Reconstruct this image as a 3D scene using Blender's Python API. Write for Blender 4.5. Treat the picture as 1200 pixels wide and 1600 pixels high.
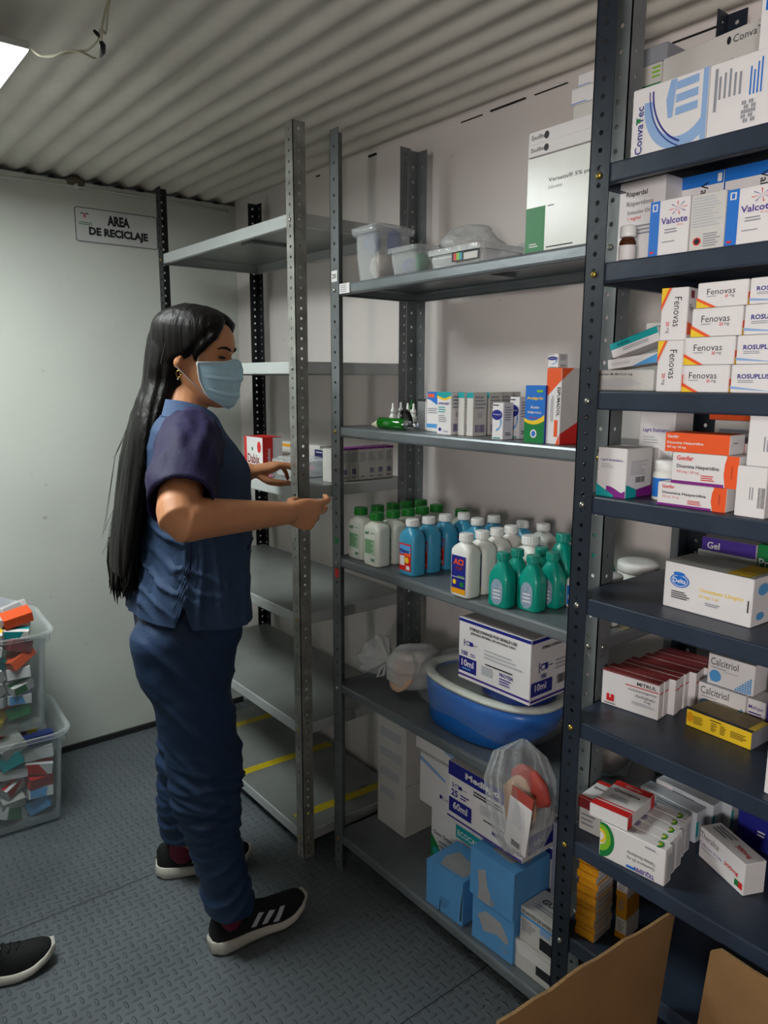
import bpy, math, random
import numpy as np
from math import sin, cos, pi, radians, sqrt, atan2
from mathutils import Vector, Matrix, Euler

S = bpy.context.scene
for o in list(bpy.data.objects):
    bpy.data.objects.remove(o)
COL = S.collection
random.seed(7)
RNG = np.random.RandomState(5)

# ------------------------------------------------------------------ camera
FPX, YAW, PIT, ROL, EYE = 1170.4, 0.67023, 0.1749, 0.0044, 1.45
fw = Vector((sin(YAW)*cos(PIT), cos(YAW)*cos(PIT), -sin(PIT)))
rt = Vector((cos(YAW), -sin(YAW), 0))
up = rt.cross(fw)
r2 = rt*cos(ROL)+up*sin(ROL)
u2 = -rt*sin(ROL)+up*cos(ROL)
CAM = Vector((0, 0, EYE))
cd = bpy.data.cameras.new('camera')
cam = bpy.data.objects.new('camera', cd)
COL.objects.link(cam)
cd.sensor_fit = 'VERTICAL'
cd.sensor_height = 36.0
cd.sensor_width = 27.0
cd.lens = FPX/1600*36
cd.clip_start = 0.02
m3 = Matrix((r2, u2, -fw)).transposed()
cam.matrix_world = Matrix.Translation(CAM) @ m3.to_4x4()
S.camera = cam

# ------------------------------------------------------------------ world, exposure
w = bpy.data.worlds.new('world')
S.world = w
w.use_nodes = True
w.node_tree.nodes['Background'].inputs[0].default_value = (0.5, 0.55, 0.6, 1)
w.node_tree.nodes['Background'].inputs[1].default_value = 0.03
S.view_settings.view_transform = 'Standard'
S.view_settings.look = 'None'
S.view_settings.gamma = 1
S.view_settings.use_curve_mapping = False
S.view_settings.exposure = 0.14
LAMP_MAIN = 25.0      # emission of the ceiling light panel
WIN = (-.92, -.38, 1.12, 1.72)     # window opening: y0, y1, z0, z1 in the left wall
ld = bpy.data.lights.new('window_daylight', 'AREA')
ld.shape = 'RECTANGLE'; ld.size = .95; ld.size_y = .90
ld.energy = 165.0
ld.color = (1.0, .93, .90)
lo = bpy.data.objects.new('window_daylight', ld)
COL.objects.link(lo)
lo.location = (-2.1, -.85, 1.275)
lo.rotation_euler = (0, -pi/2, 0)


# ------------------------------------------------------------------ aiming helpers (world positions on real planes)
def ray(x, y):
    return fw + r2*((x-600)/FPX) - u2*((y-800)/FPX)
def onz(x, y, z):
    d = ray(x, y); return CAM + d*((z-EYE)/d.z)
def onx(x, y, X):
    d = ray(x, y); return CAM + d*(X/d.x)
def ony(x, y, Y):
    d = ray(x, y); return CAM + d*(Y/d.y)
def atw(x, y, w_):
    return CAM + ray(x, y)*w_
def t_x(p0, d, px):          # parameter along p0+t*d where the picture column is px
    n = r2*FPX - fw*(px-600)
    return -(p0-CAM).dot(n)/d.dot(n)
def t_y(p0, d, py):
    n = -u2*FPX - fw*(py-800)
    return -(p0-CAM).dot(n)/d.dot(n)


# ------------------------------------------------------------------ materials
def lin(c):
    return tuple(((v/255)/12.92 if v/255 <= .04045 else ((v/255+.055)/1.055)**2.4) for v in c)
MATS = {}
def mat(name, rgb, rough=.5, metal=0.0, noise=0.0, nscale=20, bump=0.0, bscale=80, spec=.5, trans=0.0, ior=1.45, alpha=1.0, sheen=0.0, emit=None, rgb2=None):
    if name in MATS: return MATS[name]
    m = bpy.data.materials.new(name); m.use_nodes = True
    nt = m.node_tree; b = nt.nodes['Principled BSDF']
    c = lin(rgb)+(1,)
    b.inputs['Base Color'].default_value = c
    b.inputs['Roughness'].default_value = rough
    b.inputs['Metallic'].default_value = metal
    b.inputs['Specular IOR Level'].default_value = spec
    b.inputs['Transmission Weight'].default_value = trans
    b.inputs['IOR'].default_value = ior
    b.inputs['Alpha'].default_value = alpha
    if sheen: b.inputs['Sheen Weight'].default_value = sheen
    if emit:
        b.inputs['Emission Color'].default_value = (*emit[0], 1)
        b.inputs['Emission Strength'].default_value = emit[1]
    if noise or bump:
        tc = nt.nodes.new('ShaderNodeTexCoord')
    if noise:
        n = nt.nodes.new('ShaderNodeTexNoise'); n.inputs['Scale'].default_value = nscale; n.inputs['Detail'].default_value = 5
        mx = nt.nodes.new('ShaderNodeMix'); mx.data_type = 'RGBA'
        mr = nt.nodes.new('ShaderNodeMapRange'); mr.inputs[1].default_value = .35; mr.inputs[2].default_value = .65
        nt.links.new(tc.outputs['Object'], n.inputs['Vector'])
        nt.links.new(n.outputs['Fac'], mr.inputs[0]); nt.links.new(mr.outputs[0], mx.inputs['Factor'])
        mx.inputs[6].default_value = c
        mx.inputs[7].default_value = (lin(rgb2)+(1,)) if rgb2 else (c[0]*(1-noise), c[1]*(1-noise), c[2]*(1-noise), 1)
        nt.links.new(mx.outputs[2], b.inputs['Base Color'])
    if bump:
        n2 = nt.nodes.new('ShaderNodeTexNoise'); n2.inputs['Scale'].default_value = bscale; n2.inputs['Detail'].default_value = 4
        bp = nt.nodes.new('ShaderNodeBump'); bp.inputs['Strength'].default_value = bump; bp.inputs['Distance'].default_value = .01
        nt.links.new(tc.outputs['Object'], n2.inputs['Vector'])
        nt.links.new(n2.outputs['Fac'], bp.inputs['Height']); nt.links.new(bp.outputs[0], b.inputs['Normal'])
    MATS[name] = m
    return m

M_navypost = mat('navy_post_paint', (34, 41, 52), .4, noise=.25, nscale=14, bump=.05)
M_navy = mat('navy_paint', (44, 54, 70), .38, noise=.25, nscale=14, bump=.05)
M_black = mat('black_paint', (26, 29, 33), .45, noise=.2)
M_dgrey = mat('grey_paint', (112, 117, 119), .38, .15, noise=.25, nscale=16, bump=.05)
M_galv = mat('worn_grey_metal', (162, 162, 156), .4, .25, noise=.35, nscale=22, bump=.08)
M_mshelf = mat('grey_shelf_paint', (122, 128, 132), .33, .35, noise=.2, nscale=9, bump=.04)
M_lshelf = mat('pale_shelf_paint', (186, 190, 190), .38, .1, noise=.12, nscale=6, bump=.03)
M_ltop_shade = mat('shaded_shelf_top', (142, 146, 144), .36, .25, noise=.18, nscale=6, bump=.03)  # shelf paint darkened on the tops: shade on the left rack put into the colour
M_zinc = mat('zinc_bolt', (190, 188, 180), .3, .9)
M_brass = mat('brass_bolt', (190, 165, 80), .3, .9)
M_white = mat('white_card', (226, 222, 222), .5, noise=.05, nscale=12)
M_off = mat('offwhite_card', (206, 203, 198), .55, noise=.08, nscale=12)
M_ink = mat('ink_black', (28, 28, 34), .5)
M_grey = mat('ink_grey', (140, 142, 150), .5)
M_lgrey = mat('ink_pale_grey', (178, 180, 186), .5)
M_blue = mat('ink_blue', (30, 110, 200), .45)
M_dblue = mat('ink_deep_blue', (32, 36, 130), .45)
M_sky = mat('ink_sky', (84, 156, 214), .45)
M_red = mat('ink_red', (206, 36, 34), .45)
M_orange = mat('ink_orange', (232, 88, 36), .45)
M_green = mat('ink_green', (22, 122, 62), .45)
M_lime = mat('ink_lime', (130, 186, 40), .45)
M_yellow = mat('ink_yellow', (236, 196, 40), .45)
M_amber = mat('ink_amber', (222, 150, 20), .45)
M_purple = mat('ink_purple', (126, 36, 130), .45)
M_teal = mat('ink_teal', (24, 156, 160), .45)
M_maroon = mat('ink_maroon', (128, 40, 44), .5)
M_paleblue = mat('ink_pale_blue', (140, 172, 214), .45)
M_violet = mat('ink_violet', (72, 48, 140), .45)


# ------------------------------------------------------------------ mesh builder
TXT = {}
def text_tris(s, bold=0.0):
    key = (s, bold)
    if key in TXT: return TXT[key]
    cu = bpy.data.curves.new('lettering', 'FONT'); cu.body = s; cu.size = 1; cu.resolution_u = 2; cu.offset = bold
    ob = bpy.data.objects.new('lettering', cu)
    me = bpy.data.meshes.new_from_object(ob)
    vs = [v.co.copy() for v in me.vertices]; fs = [tuple(p.vertices) for p in me.polygons]
    if vs:
        x0 = min(v.x for v in vs); x1 = max(v.x for v in vs); y0 = min(v.y for v in vs); y1 = max(v.y for v in vs)
        W = max(x1-x0, 1e-6); H = max(y1-y0, 1e-6)
        vs = [((v.x-x0)/W, (v.y-y0)/H) for v in vs]
    else: W = H = 1
    bpy.data.objects.remove(ob); bpy.data.curves.remove(cu); bpy.data.meshes.remove(me)
    TXT[key] = (vs, fs, W/H)
    return TXT[key]

class MB:
    def __init__(s):
        s.v = []; s.f = []; s.fm = []; s.mats = []; s.sm = []; s.M = Matrix.Identity(4)
    def mi(s, m):
        if m not in s.mats: s.mats.append(m)
        return s.mats.index(m)
    def add(s, vs, fs, m, smooth=False):
        b = len(s.v); i = s.mi(m)
        s.v += [tuple(s.M @ Vector(v)) for v in vs]
        for f in fs:
            s.f.append(tuple(b+k for k in f)); s.fm.append(i); s.sm.append(smooth)
    def box(s, x0, x1, y0, y1, z0, z1, m, bev=0.0):
        if bev:
            r = bev
            R = [[(x0+a, y0+b), (x1-a, y0+b), (x1-a, y1-b), (x0+a, y1-b)] for a, b in ((r, r), (0, 0), (0, 0), (r, r))]
            rings = []
            def oct_(e):
                return [(x0+r+e, y0+e), (x1-r-e, y0+e), (x1-e, y0+r+e), (x1-e, y1-r-e), (x1-r-e, y1-e), (x0+r+e, y1-e), (x0+e, y1-r-e), (x0+e, y0+r+e)]
            for e, z in ((r*.7, z0), (0, z0+r), (0, z1-r), (r*.7, z1)):
                rings.append([(x, y, z) for x, y in oct_(e)])
            s.loft(rings, m, cap=True)
            return
        vs = [(x, y, z) for z in (z0, z1) for y in (y0, y1) for x in (x0, x1)]
        s.add(vs, [(0, 2, 3, 1), (4, 5, 7, 6), (0, 1, 5, 4), (2, 6, 7, 3), (0, 4, 6, 2), (1, 3, 7, 5)], m)
    def loft(s, rings, m, cap=True, smooth=False, closed=True):
        n = len(rings[0]); vs = [p for r in rings for p in r]; fs = []
        for k in range(len(rings)-1):
            for i in range(n if closed else n-1):
                j = (i+1) % n
                fs.append((k*n+i, k*n+j, (k+1)*n+j, (k+1)*n+i))
        if cap:
            fs.append(tuple(range(n-1, -1, -1))); fs.append(tuple((len(rings)-1)*n+i for i in range(n)))
        s.add(vs, fs, m, smooth)
    def lathe(s, prof, m, c=(0, 0, 0), n=20, sx=1, sy=1, smooth=True, cap=True, pw=2.0):
        rings = []
        for r, z in prof:
            ring = []
            for i in range(n):
                a = 2*pi*i/n
                ca, sa = cos(a), sin(a)
                k = 1/((abs(ca)**pw+abs(sa)**pw)**(1/pw))
                ring.append((c[0]+r*sx*ca*k, c[1]+r*sy*sa*k, c[2]+z))
            rings.append(ring)
        s.loft(rings, m, cap, smooth)
    def tube(s, pts, r, m, n=8, smooth=True):
        P = [Vector(p) for p in pts]; rr = r if isinstance(r, (list, tuple)) else [r]*len(P)
        rings = []; pr = None
        for i, p in enumerate(P):
            t = (P[min(i+1, len(P)-1)]-P[max(i-1, 0)]).normalized()
            if pr is None:
                a = Vector((0, 0, 1)) if abs(t.z) < .9 else Vector((1, 0, 0)); x = t.cross(a).normalized()
            else:
                x = (pr - t*pr.dot(t)).normalized()
            pr = x; y = t.cross(x)
            rings.append([tuple(p+x*(rr[i]*cos(2*pi*k/n))+y*(rr[i]*sin(2*pi*k/n))) for k in range(n)])
        s.loft(rings, m, True, smooth)
    def poly(s, pts, m):
        s.add(pts, [tuple(range(len(pts)))], m)
    def text(s, t, o, ux, uy, h, m, bold=0.0, w=None, align=0.0):
        """lettering as thin flat shapes: o lower-left, ux reading direction, uy letter-up, h letter height"""
        vs, fs, asp = text_tris(t, bold)
        if not vs: return
        W = w if w else asp*h
        o = Vector(o)-Vector(ux)*W*align; ux = Vector(ux); uy = Vector(uy)
        s.add([tuple(o+ux*(x*W)+uy*(y*h)) for x, y in vs], fs, m)
    def build(s, name, parent=None, bevel=0):
        me = bpy.data.meshes.new(name)
        me.from_pydata(s.v, [], s.f)
        for m in s.mats: me.materials.append(m)
        me.polygons.foreach_set('material_index', s.fm)
        me.polygons.foreach_set('use_smooth', s.sm)
        me.update()
        o = bpy.data.objects.new(name, me); COL.objects.link(o)
        if parent: o.parent = parent
        if bevel:
            b = o.modifiers.new('edges', 'BEVEL'); b.width = bevel; b.segments = 2; b.limit_method = 'ANGLE'
        return o

def tag(o, label=None, cat=None, group=None, kind=None):
    if label: o['label'] = label
    if cat: o['category'] = cat
    if group: o['group'] = group
    if kind: o['kind'] = kind
    return o
def thing(name, label, cat, loc=(0, 0, 0), rz=0, group=None):
    o = bpy.data.objects.new(name, None); COL.objects.link(o)
    o.location = loc; o.rotation_euler = (0, 0, rz); o.empty_display_size = .05
    return tag(o, label, cat, group)
def copy_tree(o, parent=None):
    c = o.copy(); COL.objects.link(c)
    if parent: c.parent = parent
    for ch in list(o.children): copy_tree(ch, c)
    return c

# ------------------------------------------------------------------ the room
XR, XL, YF, YN, ZC = 1.534, -1.25, 2.93, -2.1, 2.155
def wall_material(name, c1, c2, dirt):
    m = bpy.data.materials.new(name); m.use_nodes = True; nt = m.node_tree; b = nt.nodes['Principled BSDF']
    tc = nt.nodes.new('ShaderNodeTexCoord')
    n = nt.nodes.new('ShaderNodeTexNoise'); n.inputs['Scale'].default_value = 1.6; n.inputs['Detail'].default_value = 6
    n3 = nt.nodes.new('ShaderNodeTexNoise'); n3.inputs['Scale'].default_value = 26; n3.inputs['Detail'].default_value = 3
    cr = nt.nodes.new('ShaderNodeValToRGB'); cr.color_ramp.elements[0].position = .3; cr.color_ramp.elements[0].color = lin(c2)+(1,)
    cr.color_ramp.elements[1].position = .62; cr.color_ramp.elements[1].color = lin(c1)+(1,)
    sp = nt.nodes.new('ShaderNodeValToRGB'); sp.color_ramp.elements[0].position = .715; sp.color_ramp.elements[0].color = (1, 1, 1, 1)
    sp.color_ramp.elements[1].position = .76; sp.color_ramp.elements[1].color = (dirt, dirt, dirt, 1)
    mx = nt.nodes.new('ShaderNodeMix'); mx.data_type = 'RGBA'; mx.blend_type = 'MULTIPLY'; mx.inputs['Factor'].default_value = 1
    n2 = nt.nodes.new('ShaderNodeTexNoise'); n2.inputs['Scale'].default_value = 7; n2.inputs['Detail'].default_value = 6
    bp = nt.nodes.new('ShaderNodeBump'); bp.inputs['Strength'].default_value = .25; bp.inputs['Distance'].default_value = .02
    L = nt.links.new
    for q in (n, n2, n3): L(tc.outputs['Object'], q.inputs['Vector'])
    L(n.outputs['Fac'], cr.inputs[0]); L(n3.outputs['Fac'], sp.inputs[0]); L(cr.outputs[0], mx.inputs[6]); L(sp.outputs[0], mx.inputs[7])
    L(mx.outputs[2], b.inputs['Base Color']); L(n2.outputs['Fac'], bp.inputs['Height']); L(bp.outputs[0], b.inputs['Normal'])
    b.inputs['Roughness'].default_value = .55
    return m
M_wall = wall_material('wall_paint', (208, 211, 204), (198, 201, 195), .75)
M_wallr = wall_material('right_wall_paint', (224, 215, 212), (214, 205, 202), .8)
M_ceil = mat('ceiling_paint', (222, 216, 206), .6, noise=.14, nscale=3.5, bump=.12, bscale=40)
M_dark = mat('dark_gap', (30, 28, 26), .9)
M_mortar = mat('mortar_lump', (104, 96, 82), .9, noise=.3, bump=.4)

def floor_material():
    m = bpy.data.materials.new('tread_plate'); m.use_nodes = True; nt = m.node_tree; b = nt.nodes['Principled BSDF']; L = nt.links.new
    tc = nt.nodes.new('ShaderNodeTexCoord'); sx = nt.nodes.new('ShaderNodeSeparateXYZ'); L(tc.outputs['Object'], sx.inputs[0])
    def mth(op, a, b_=None, c=None):
        n = nt.nodes.new('ShaderNodeMath'); n.operation = op
        for i, q in enumerate((a, b_, c)):
            if q is None: continue
            if isinstance(q, (int, float)): n.inputs[i].default_value = q
            else: L(q, n.inputs[i])
        return n.outputs[0]
    PIT_ = .026
    u = mth('DIVIDE', sx.outputs[0], PIT_); v = mth('DIVIDE', sx.outputs[1], PIT_)
    fu = mth('FLOOR', u); fv = mth('FLOOR', v)
    par = mth('ABSOLUTE', mth('MODULO', mth('ADD', fu, fv), 2))
    lu = mth('SUBTRACT', mth('SUBTRACT', u, fu), .5); lv = mth('SUBTRACT', mth('SUBTRACT', v, fv), .5)
    # alternate dashes at right angles
    a = mth('ADD', mth('MULTIPLY', lu, par), mth('MULTIPLY', lv, mth('SUBTRACT', 1, par)))
    c = mth('ADD', mth('MULTIPLY', lv, par), mth('MULTIPLY', lu, mth('SUBTRACT', 1, par)))
    d = mth('ADD', mth('POWER', mth('ABSOLUTE', mth('DIVIDE', a, .5)), 2), mth('POWER', mth('ABSOLUTE', mth('DIVIDE', c, .15)), 2))
    hgt = nt.nodes.new('ShaderNodeMapRange'); hgt.interpolation_type = 'SMOOTHSTEP'; hgt.inputs[1].default_value = 1.1; hgt.inputs[2].default_value = .3
    L(d, hgt.inputs[0])
    n = nt.nodes.new('ShaderNodeTexNoise'); n.inputs['Scale'].default_value = 3; n.inputs['Detail'].default_value = 8; L(tc.outputs['Object'], n.inputs['Vector'])
    cr = nt.nodes.new('ShaderNodeValToRGB'); cr.color_ramp.elements[0].position = .3; cr.color_ramp.elements[0].color = lin((86, 92, 96))+(1,)
    cr.color_ramp.elements[1].position = .7; cr.color_ramp.elements[1].color = lin((106, 112, 118))+(1,)
    L(n.outputs['Fac'], cr.inputs[0])
    n4 = nt.nodes.new('ShaderNodeTexNoise'); n4.inputs['Scale'].default_value = 60; n4.inputs['Detail'].default_value = 3; L(tc.outputs['Object'], n4.inputs['Vector'])
    sp = nt.nodes.new('ShaderNodeMapRange'); sp.inputs[1].default_value = .74; sp.inputs[2].default_value = .78; L(n4.outputs['Fac'], sp.inputs[0])
    mx = nt.nodes.new('ShaderNodeMix'); mx.data_type = 'RGBA'; L(sp.outputs[0], mx.inputs['Factor']); L(cr.outputs[0], mx.inputs[6]); mx.inputs[7].default_value = lin((190, 188, 180))+(1,)
    L(mx.outputs[2], b.inputs['Base Color'])
    bp = nt.nodes.new('ShaderNodeBump'); bp.inputs['Strength'].default_value = 1.0; bp.inputs['Distance'].default_value = .0034
    L(hgt.outputs[0], bp.inputs['Height']); L(bp.outputs[0], b.inputs['Normal'])
    b.inputs['Roughness'].default_value = .5; b.inputs['Metallic'].default_value = .15
    return m
M_floor = floor_material()
M_seam = mat('seam_dark', (34, 36, 38), .8)

m = MB(); m.box(XL, XR, YN, YF, -.05, 0, M_floor)
# plate joints: narrow dark grooves lying in the plate
m.box(XL, 1.0, 1.994, 1.9965, 0, .0006, M_seam)
m.box(XL, XR, 1.133, 1.1355, 0, .0006, M_seam)
tag(m.build('floor'), 'grey blue embossed steel plate floor', kind='structure')

m = MB(); m.box(XL-.08, XR+.08, YF, YF+.08, 0, ZC-.008, M_wall)
tag(m.build('wall_back'), 'off white plastered end wall', kind='structure')
m = MB(); m.box(XR, XR+.08, YN-.08, YF, 0, ZC+.02, M_wallr)
tag(m.build('wall_right'), 'off white wall behind the racks', kind='structure')
m = MB()
WY0, WY1, WZ0, WZ1 = WIN
m.box(XL-.08, XL, YN-.08, WY0, 0, ZC+.02, M_wall); m.box(XL-.08, XL, WY1, YF, 0, ZC+.02, M_wall)
m.box(XL-.08, XL, WY0, WY1, 0, WZ0, M_wall); m.box(XL-.08, XL, WY0, WY1, WZ1, ZC+.02, M_wall)
tag(m.build('wall_left'), 'off white wall', kind='structure')
m = MB(); m.box(XL, XR, YN-.08, YN, 0, ZC+.02, M_wall)
tag(m.build('wall_front'), 'off white wall', kind='structure')
# corrugated ceiling: ridges run away from the camera
m = MB(); vs = []; N = 420; PC = .0785
X0, X1 = XL-.08, XR+.08
ys = [YN-.08, -1, -.3, .4, 1.1, 1.8, 2.4, YF+.08]
def zc(x, y):
    a = .0075*min(1, max(.25, (x-.2)/.6))
    ph = 2*pi*(x-.7425)/PC
    return ZC + .006 + a*cos(ph) + .003*sin(x*3.1+y*1.7)
for y in ys:
    for i in range(N+1):
        x = X0+(X1-X0)*i/N
        vs.append((x, y, zc(x, y)))
nv = len(vs)
vs += [(x, y, z+.03) for x, y, z in vs]
fs = []
for k in range(len(ys)-1):
    for i in range(N):
        q = (k*(N+1)+i, k*(N+1)+i+1, (k+1)*(N+1)+i+1, (k+1)*(N+1)+i)
        fs.append(q[::-1]); fs.append(tuple(j+nv for j in q))
m.add(vs, fs, M_ceil, True)
tag(m.build('ceiling'), 'corrugated grey metal sheet ceiling', kind='structure')
# broken edge line where right wall meets ceiling, end wall conduit, base gap
m = MB()
for y0, y1, h_ in ((.85, .97, .003), (1.24, 1.34, .002), (1.37, 1.49, .004), (1.52, 1.60, .002), (1.98, 2.02, .006), (2.3, 2.32, .004)):
    m.box(XR-.004, XR+.001, y0, y1, ZC-.012, ZC-.012+h_, M_dark)
tag(m.build('trim_1'), 'dark gaps along the top of the right wall', kind='structure')
m = MB(); m.tube([(.55, YF-.004, 2.118), (.75, YF-.004, 2.126), (1.1, YF-.005, 2.128), (1.5, YF-.004, 2.124)], .005, M_wall)
m.lathe([(.009, -.009), (.011, 0), (.009, .009)], M_wall, (.9, YF-.006, 2.128), 10)
tag(m.build('trim_2'), 'thin painted cable run under the ceiling', kind='structure')
m = MB()
for xx, ww, hh in ((.745, .03, .012), (.82, .03, .012), (.9, .036, .013), (.98, .036, .013), (1.058, .034, .012), (1.137, .034, .012), (1.215, .03, .011), (1.293, .03, .010), (1.372, .028, .009), (1.45, .028, .009)):
    m.loft([[(xx+ww*(t/6-.5), YF-.003+yy, ZC-.009+hh*.9*sin(pi*t/6)) for t in range(7)] for yy in (0, .02)], M_dark)
tag(m.build('trim_3'), 'dark openings under the corrugations', kind='structure')
m = MB(); m.lathe([(.004, -.019), (.03, -.008), (.034, .006), (.01, .018)], M_mortar, (.9, YF-.004, ZC-.012), 9, 1, .35, smooth=False)
tag(m.build('trim_4'), 'brown mortar lump at the top of the end wall', kind='structure')
m = MB(); m.box(XL, 1.5, YF-.012, YF, 0, .022, M_seam)
tag(m.build('baseboard_back'), 'dark dirty joint at the foot of the end wall', kind='structure')

# ------------------------------------------------------------------ light panels
M_lamp = mat('lamp_diffuser', (255, 255, 255), .5, emit=((.93, 1.0, .97), LAMP_MAIN))
M_frame = mat('lamp_frame', (215, 215, 212), .4)
def light_panel(x0, x1, y0, y1, z, m_em, label):
    t = thing('ceiling_light', label, 'light', ((x0+x1)/2, (y0+y1)/2, z))
    w2, d2 = (x1-x0)/2, (y1-y0)/2
    f = MB(); f.box(-w2, w2, -d2, d2, 0, .014, M_frame, .003)
    for a in (-1, 1):
        f.tube([(a*w2*.6, -d2*.5, .012), (a*w2*.6, -d2*.5, ZC-z+.0)], .002, M_zinc)
        f.tube([(a*w2*.6, d2*.5, .012), (a*w2*.6, d2*.5, ZC-z+.0)], .002, M_zinc)
    f.build('housing', t)
    e = MB(); e.box(-w2+.004, w2-.004, -d2+.004, d2-.004, -.003, 0, m_em); e.build('diffuser', t)
    return t
light_panel(-.14, .45, 1.69, 2.28, 2.085, M_lamp, 'bright white ceiling light panel hanging below the corrugated ceiling')
# small open window in the left wall (out of the picture) that lets the daylight in
m = MB()
for a in ((WY0-.03, WY0, WZ0-.03, WZ1+.03), (WY1, WY1+.03, WZ0-.03, WZ1+.03), (WY0, WY1, WZ0-.03, WZ0), (WY0, WY1, WZ1, WZ1+.03)):
    m.box(XL-.085, XL+.01, a[0], a[1], a[2], a[3], M_frame)
tag(m.build('window_1'), 'pale window frame in the left wall', kind='structure')

# ------------------------------------------------------------------ slotted angle posts and racks
def perforated(mb, o, uw, uz, nrm, width, length, pitch, r, m, th=.002, ev=1, start=None):
    """strip of sheet metal with a row of round holes; o = lower corner, uw across, uz up, nrm outward"""
    o, uw, uz, nrm = Vector(o), Vector(uw), Vector(uz), Vector(nrm)
    z = 0.0; K = 8
    start = pitch*.6 if start is None else start
    def put(u, zz, d): return tuple(o+uw*u+uz*zz+nrm*d)
    def rect(z0, z1):
        if z1-z0 < 1e-5: return
        vs = [put(u, zz, d) for d in (0, -th) for zz in (z0, z1) for u in (0, width)]
        mb.add(vs, [(0, 1, 3, 2), (4, 6, 7, 5), (0, 2, 6, 4), (1, 5, 7, 3)], m)
    c = start
    while c < length-pitch*.5:
        a, b = c-pitch*.3, c+pitch*.3
        rect(z, a)
        # square ring to octagon
        sq = [(0, a), (width/2, a), (width, a), (width, c), (width, b), (width/2, b), (0, b), (0, c)]
        ci = []
        for i in range(8):
            ang = -3*pi/4+i*pi/4
            ci.append((width/2+r*cos(ang), c+r*sin(ang)))
        vs = [put(u, v, 0) for u, v in sq+ci]+[put(u, v, -th) for u, v in sq+ci]
        fs = []
        for i in range(8):
            j = (i+1) % 8
            fs.append((i, j, 8+j, 8+i)); fs.append((16+i, 16+8+i, 16+8+j, 16+j)); fs.append((8+i, 8+j, 24+j, 24+i))
        fs += [(0, 7, 23, 16), (7, 6, 22, 23), (2, 18, 19, 3), (3, 19, 20, 4)]
        mb.add(vs, fs, m)
        z = b; c += pitch
    rect(z, length)
    vs = [put(u, zz, d) for zz in (0, length) for d in (0, -th) for u in (0, width)]
    mb.add(vs, [(0, 2, 3, 1), (4, 5, 7, 6)], m)

def post(parent, x, y, sx, sy, H, mF, pitch, wd=.038, r=.0042):
    """L post whose outer corner is (x,y); flanges run towards sx along X and sy along Y"""
    mb = MB()
    perforated(mb, (x, y, 0), (0, sy, 0), (0, 0, 1), (-sx, 0, 0), wd, H, pitch, r, mF)
    perforated(mb, (x, y, 0), (sx, 0, 0), (0, 0, 1), (0, -sy, 0), wd, H, pitch, r, mF)
    return mb.build('post', parent)

def shelf_mesh(x0, x1, y0, y1, z, mt, lip=.031, rnd=.004, mlip=None, decals=None, parent=None):
    mb = MB(); r = rnd; ml = mlip or mt
    prof = [(r, z), (r*.3, z-r*.3), (0, z-r), (0, z-lip+r), (r*.3, z-lip+r*.3), (r, z-lip), (.014, z-lip), (.014, z-lip+.0015), (r+.001, z-lip+.0015), (.0018, z-lip+r+.001), (.0018, z-r-.001), (.004, z-.0018)]
    rings = [[(x0+a, y0+a, zz), (x1-a, y0+a, zz), (x1-a, y1-a, zz), (x0+a, y1-a, zz)] for a, zz in prof]
    mb.loft(rings[1:], ml, cap=False)
    q = rings[0]; mb.add(q+rings[1], [(0, 1, 5, 4), (1, 2, 6, 5), (2, 3, 7, 6), (3, 0, 4, 7)], ml)
    mb.add(q, [(0, 1, 2, 3)], mt); mb.add(rings[-1], [(3, 2, 1, 0)], mt)
    # shallow stiffening channel under the plate
    mb.box(x0+.1, x1-.1, (y0+y1)/2-.03, (y0+y1)/2+.03, z-.012, z-.0025, mt)
    if decals: decals(mb, z+.0006)
    return mb.build('shelf', parent)

def bolt(parent, p, n, m=None, r=.0055):
    mb = MB()
    z = Vector(n).normalized(); x = z.orthogonal().normalized(); y = z.cross(x)
    mb.M = Matrix.Translation(p) @ Matrix((x, y, z)).transposed().to_4x4()
    mb.lathe([(r, 0), (r, .001), (r*.85, .0028), (r*.4, .004)], m or M_zinc, n=10)
    mb.add([(-r*.5, -.0006, .0042), (r*.5, -.0006, .0042), (r*.5, .0006, .0042), (-r*.5, .0006, .0042)], [(0, 1, 2, 3)], M_ink)
    return mb.build('bolt', parent)

def rack(label, x0, x1, y0, y1, H, shelves, mats_, pitches, m_shelf, lip, rnd=.004, m_lip=None, decals={}, skip=()):
    t = thing('shelving_rack', label, 'shelving rack')
    k = 0
    for (x, sx) in ((x0, 1), (x1, -1)):
        for (y, sy) in ((y0, 1), (y1, -1)):
            post(t, x, y, sx, sy, H, mats_[k], pitches[k]); k += 1
    for i, z in enumerate(shelves):
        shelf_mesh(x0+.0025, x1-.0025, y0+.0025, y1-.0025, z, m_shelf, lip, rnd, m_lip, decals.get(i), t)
        for y, sy in ((y0, 1), (y1, -1)):
            bolt(t, (x0-.0002, y+sy*.019, z-lip*.55), (-1, 0, 0), M_brass if random.random() < .3 else M_zinc)
            if sy > 0:
                bolt(t, (x0+.019, y-.0002, z-lip*.55), (0, -1, 0))
    return t

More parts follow.
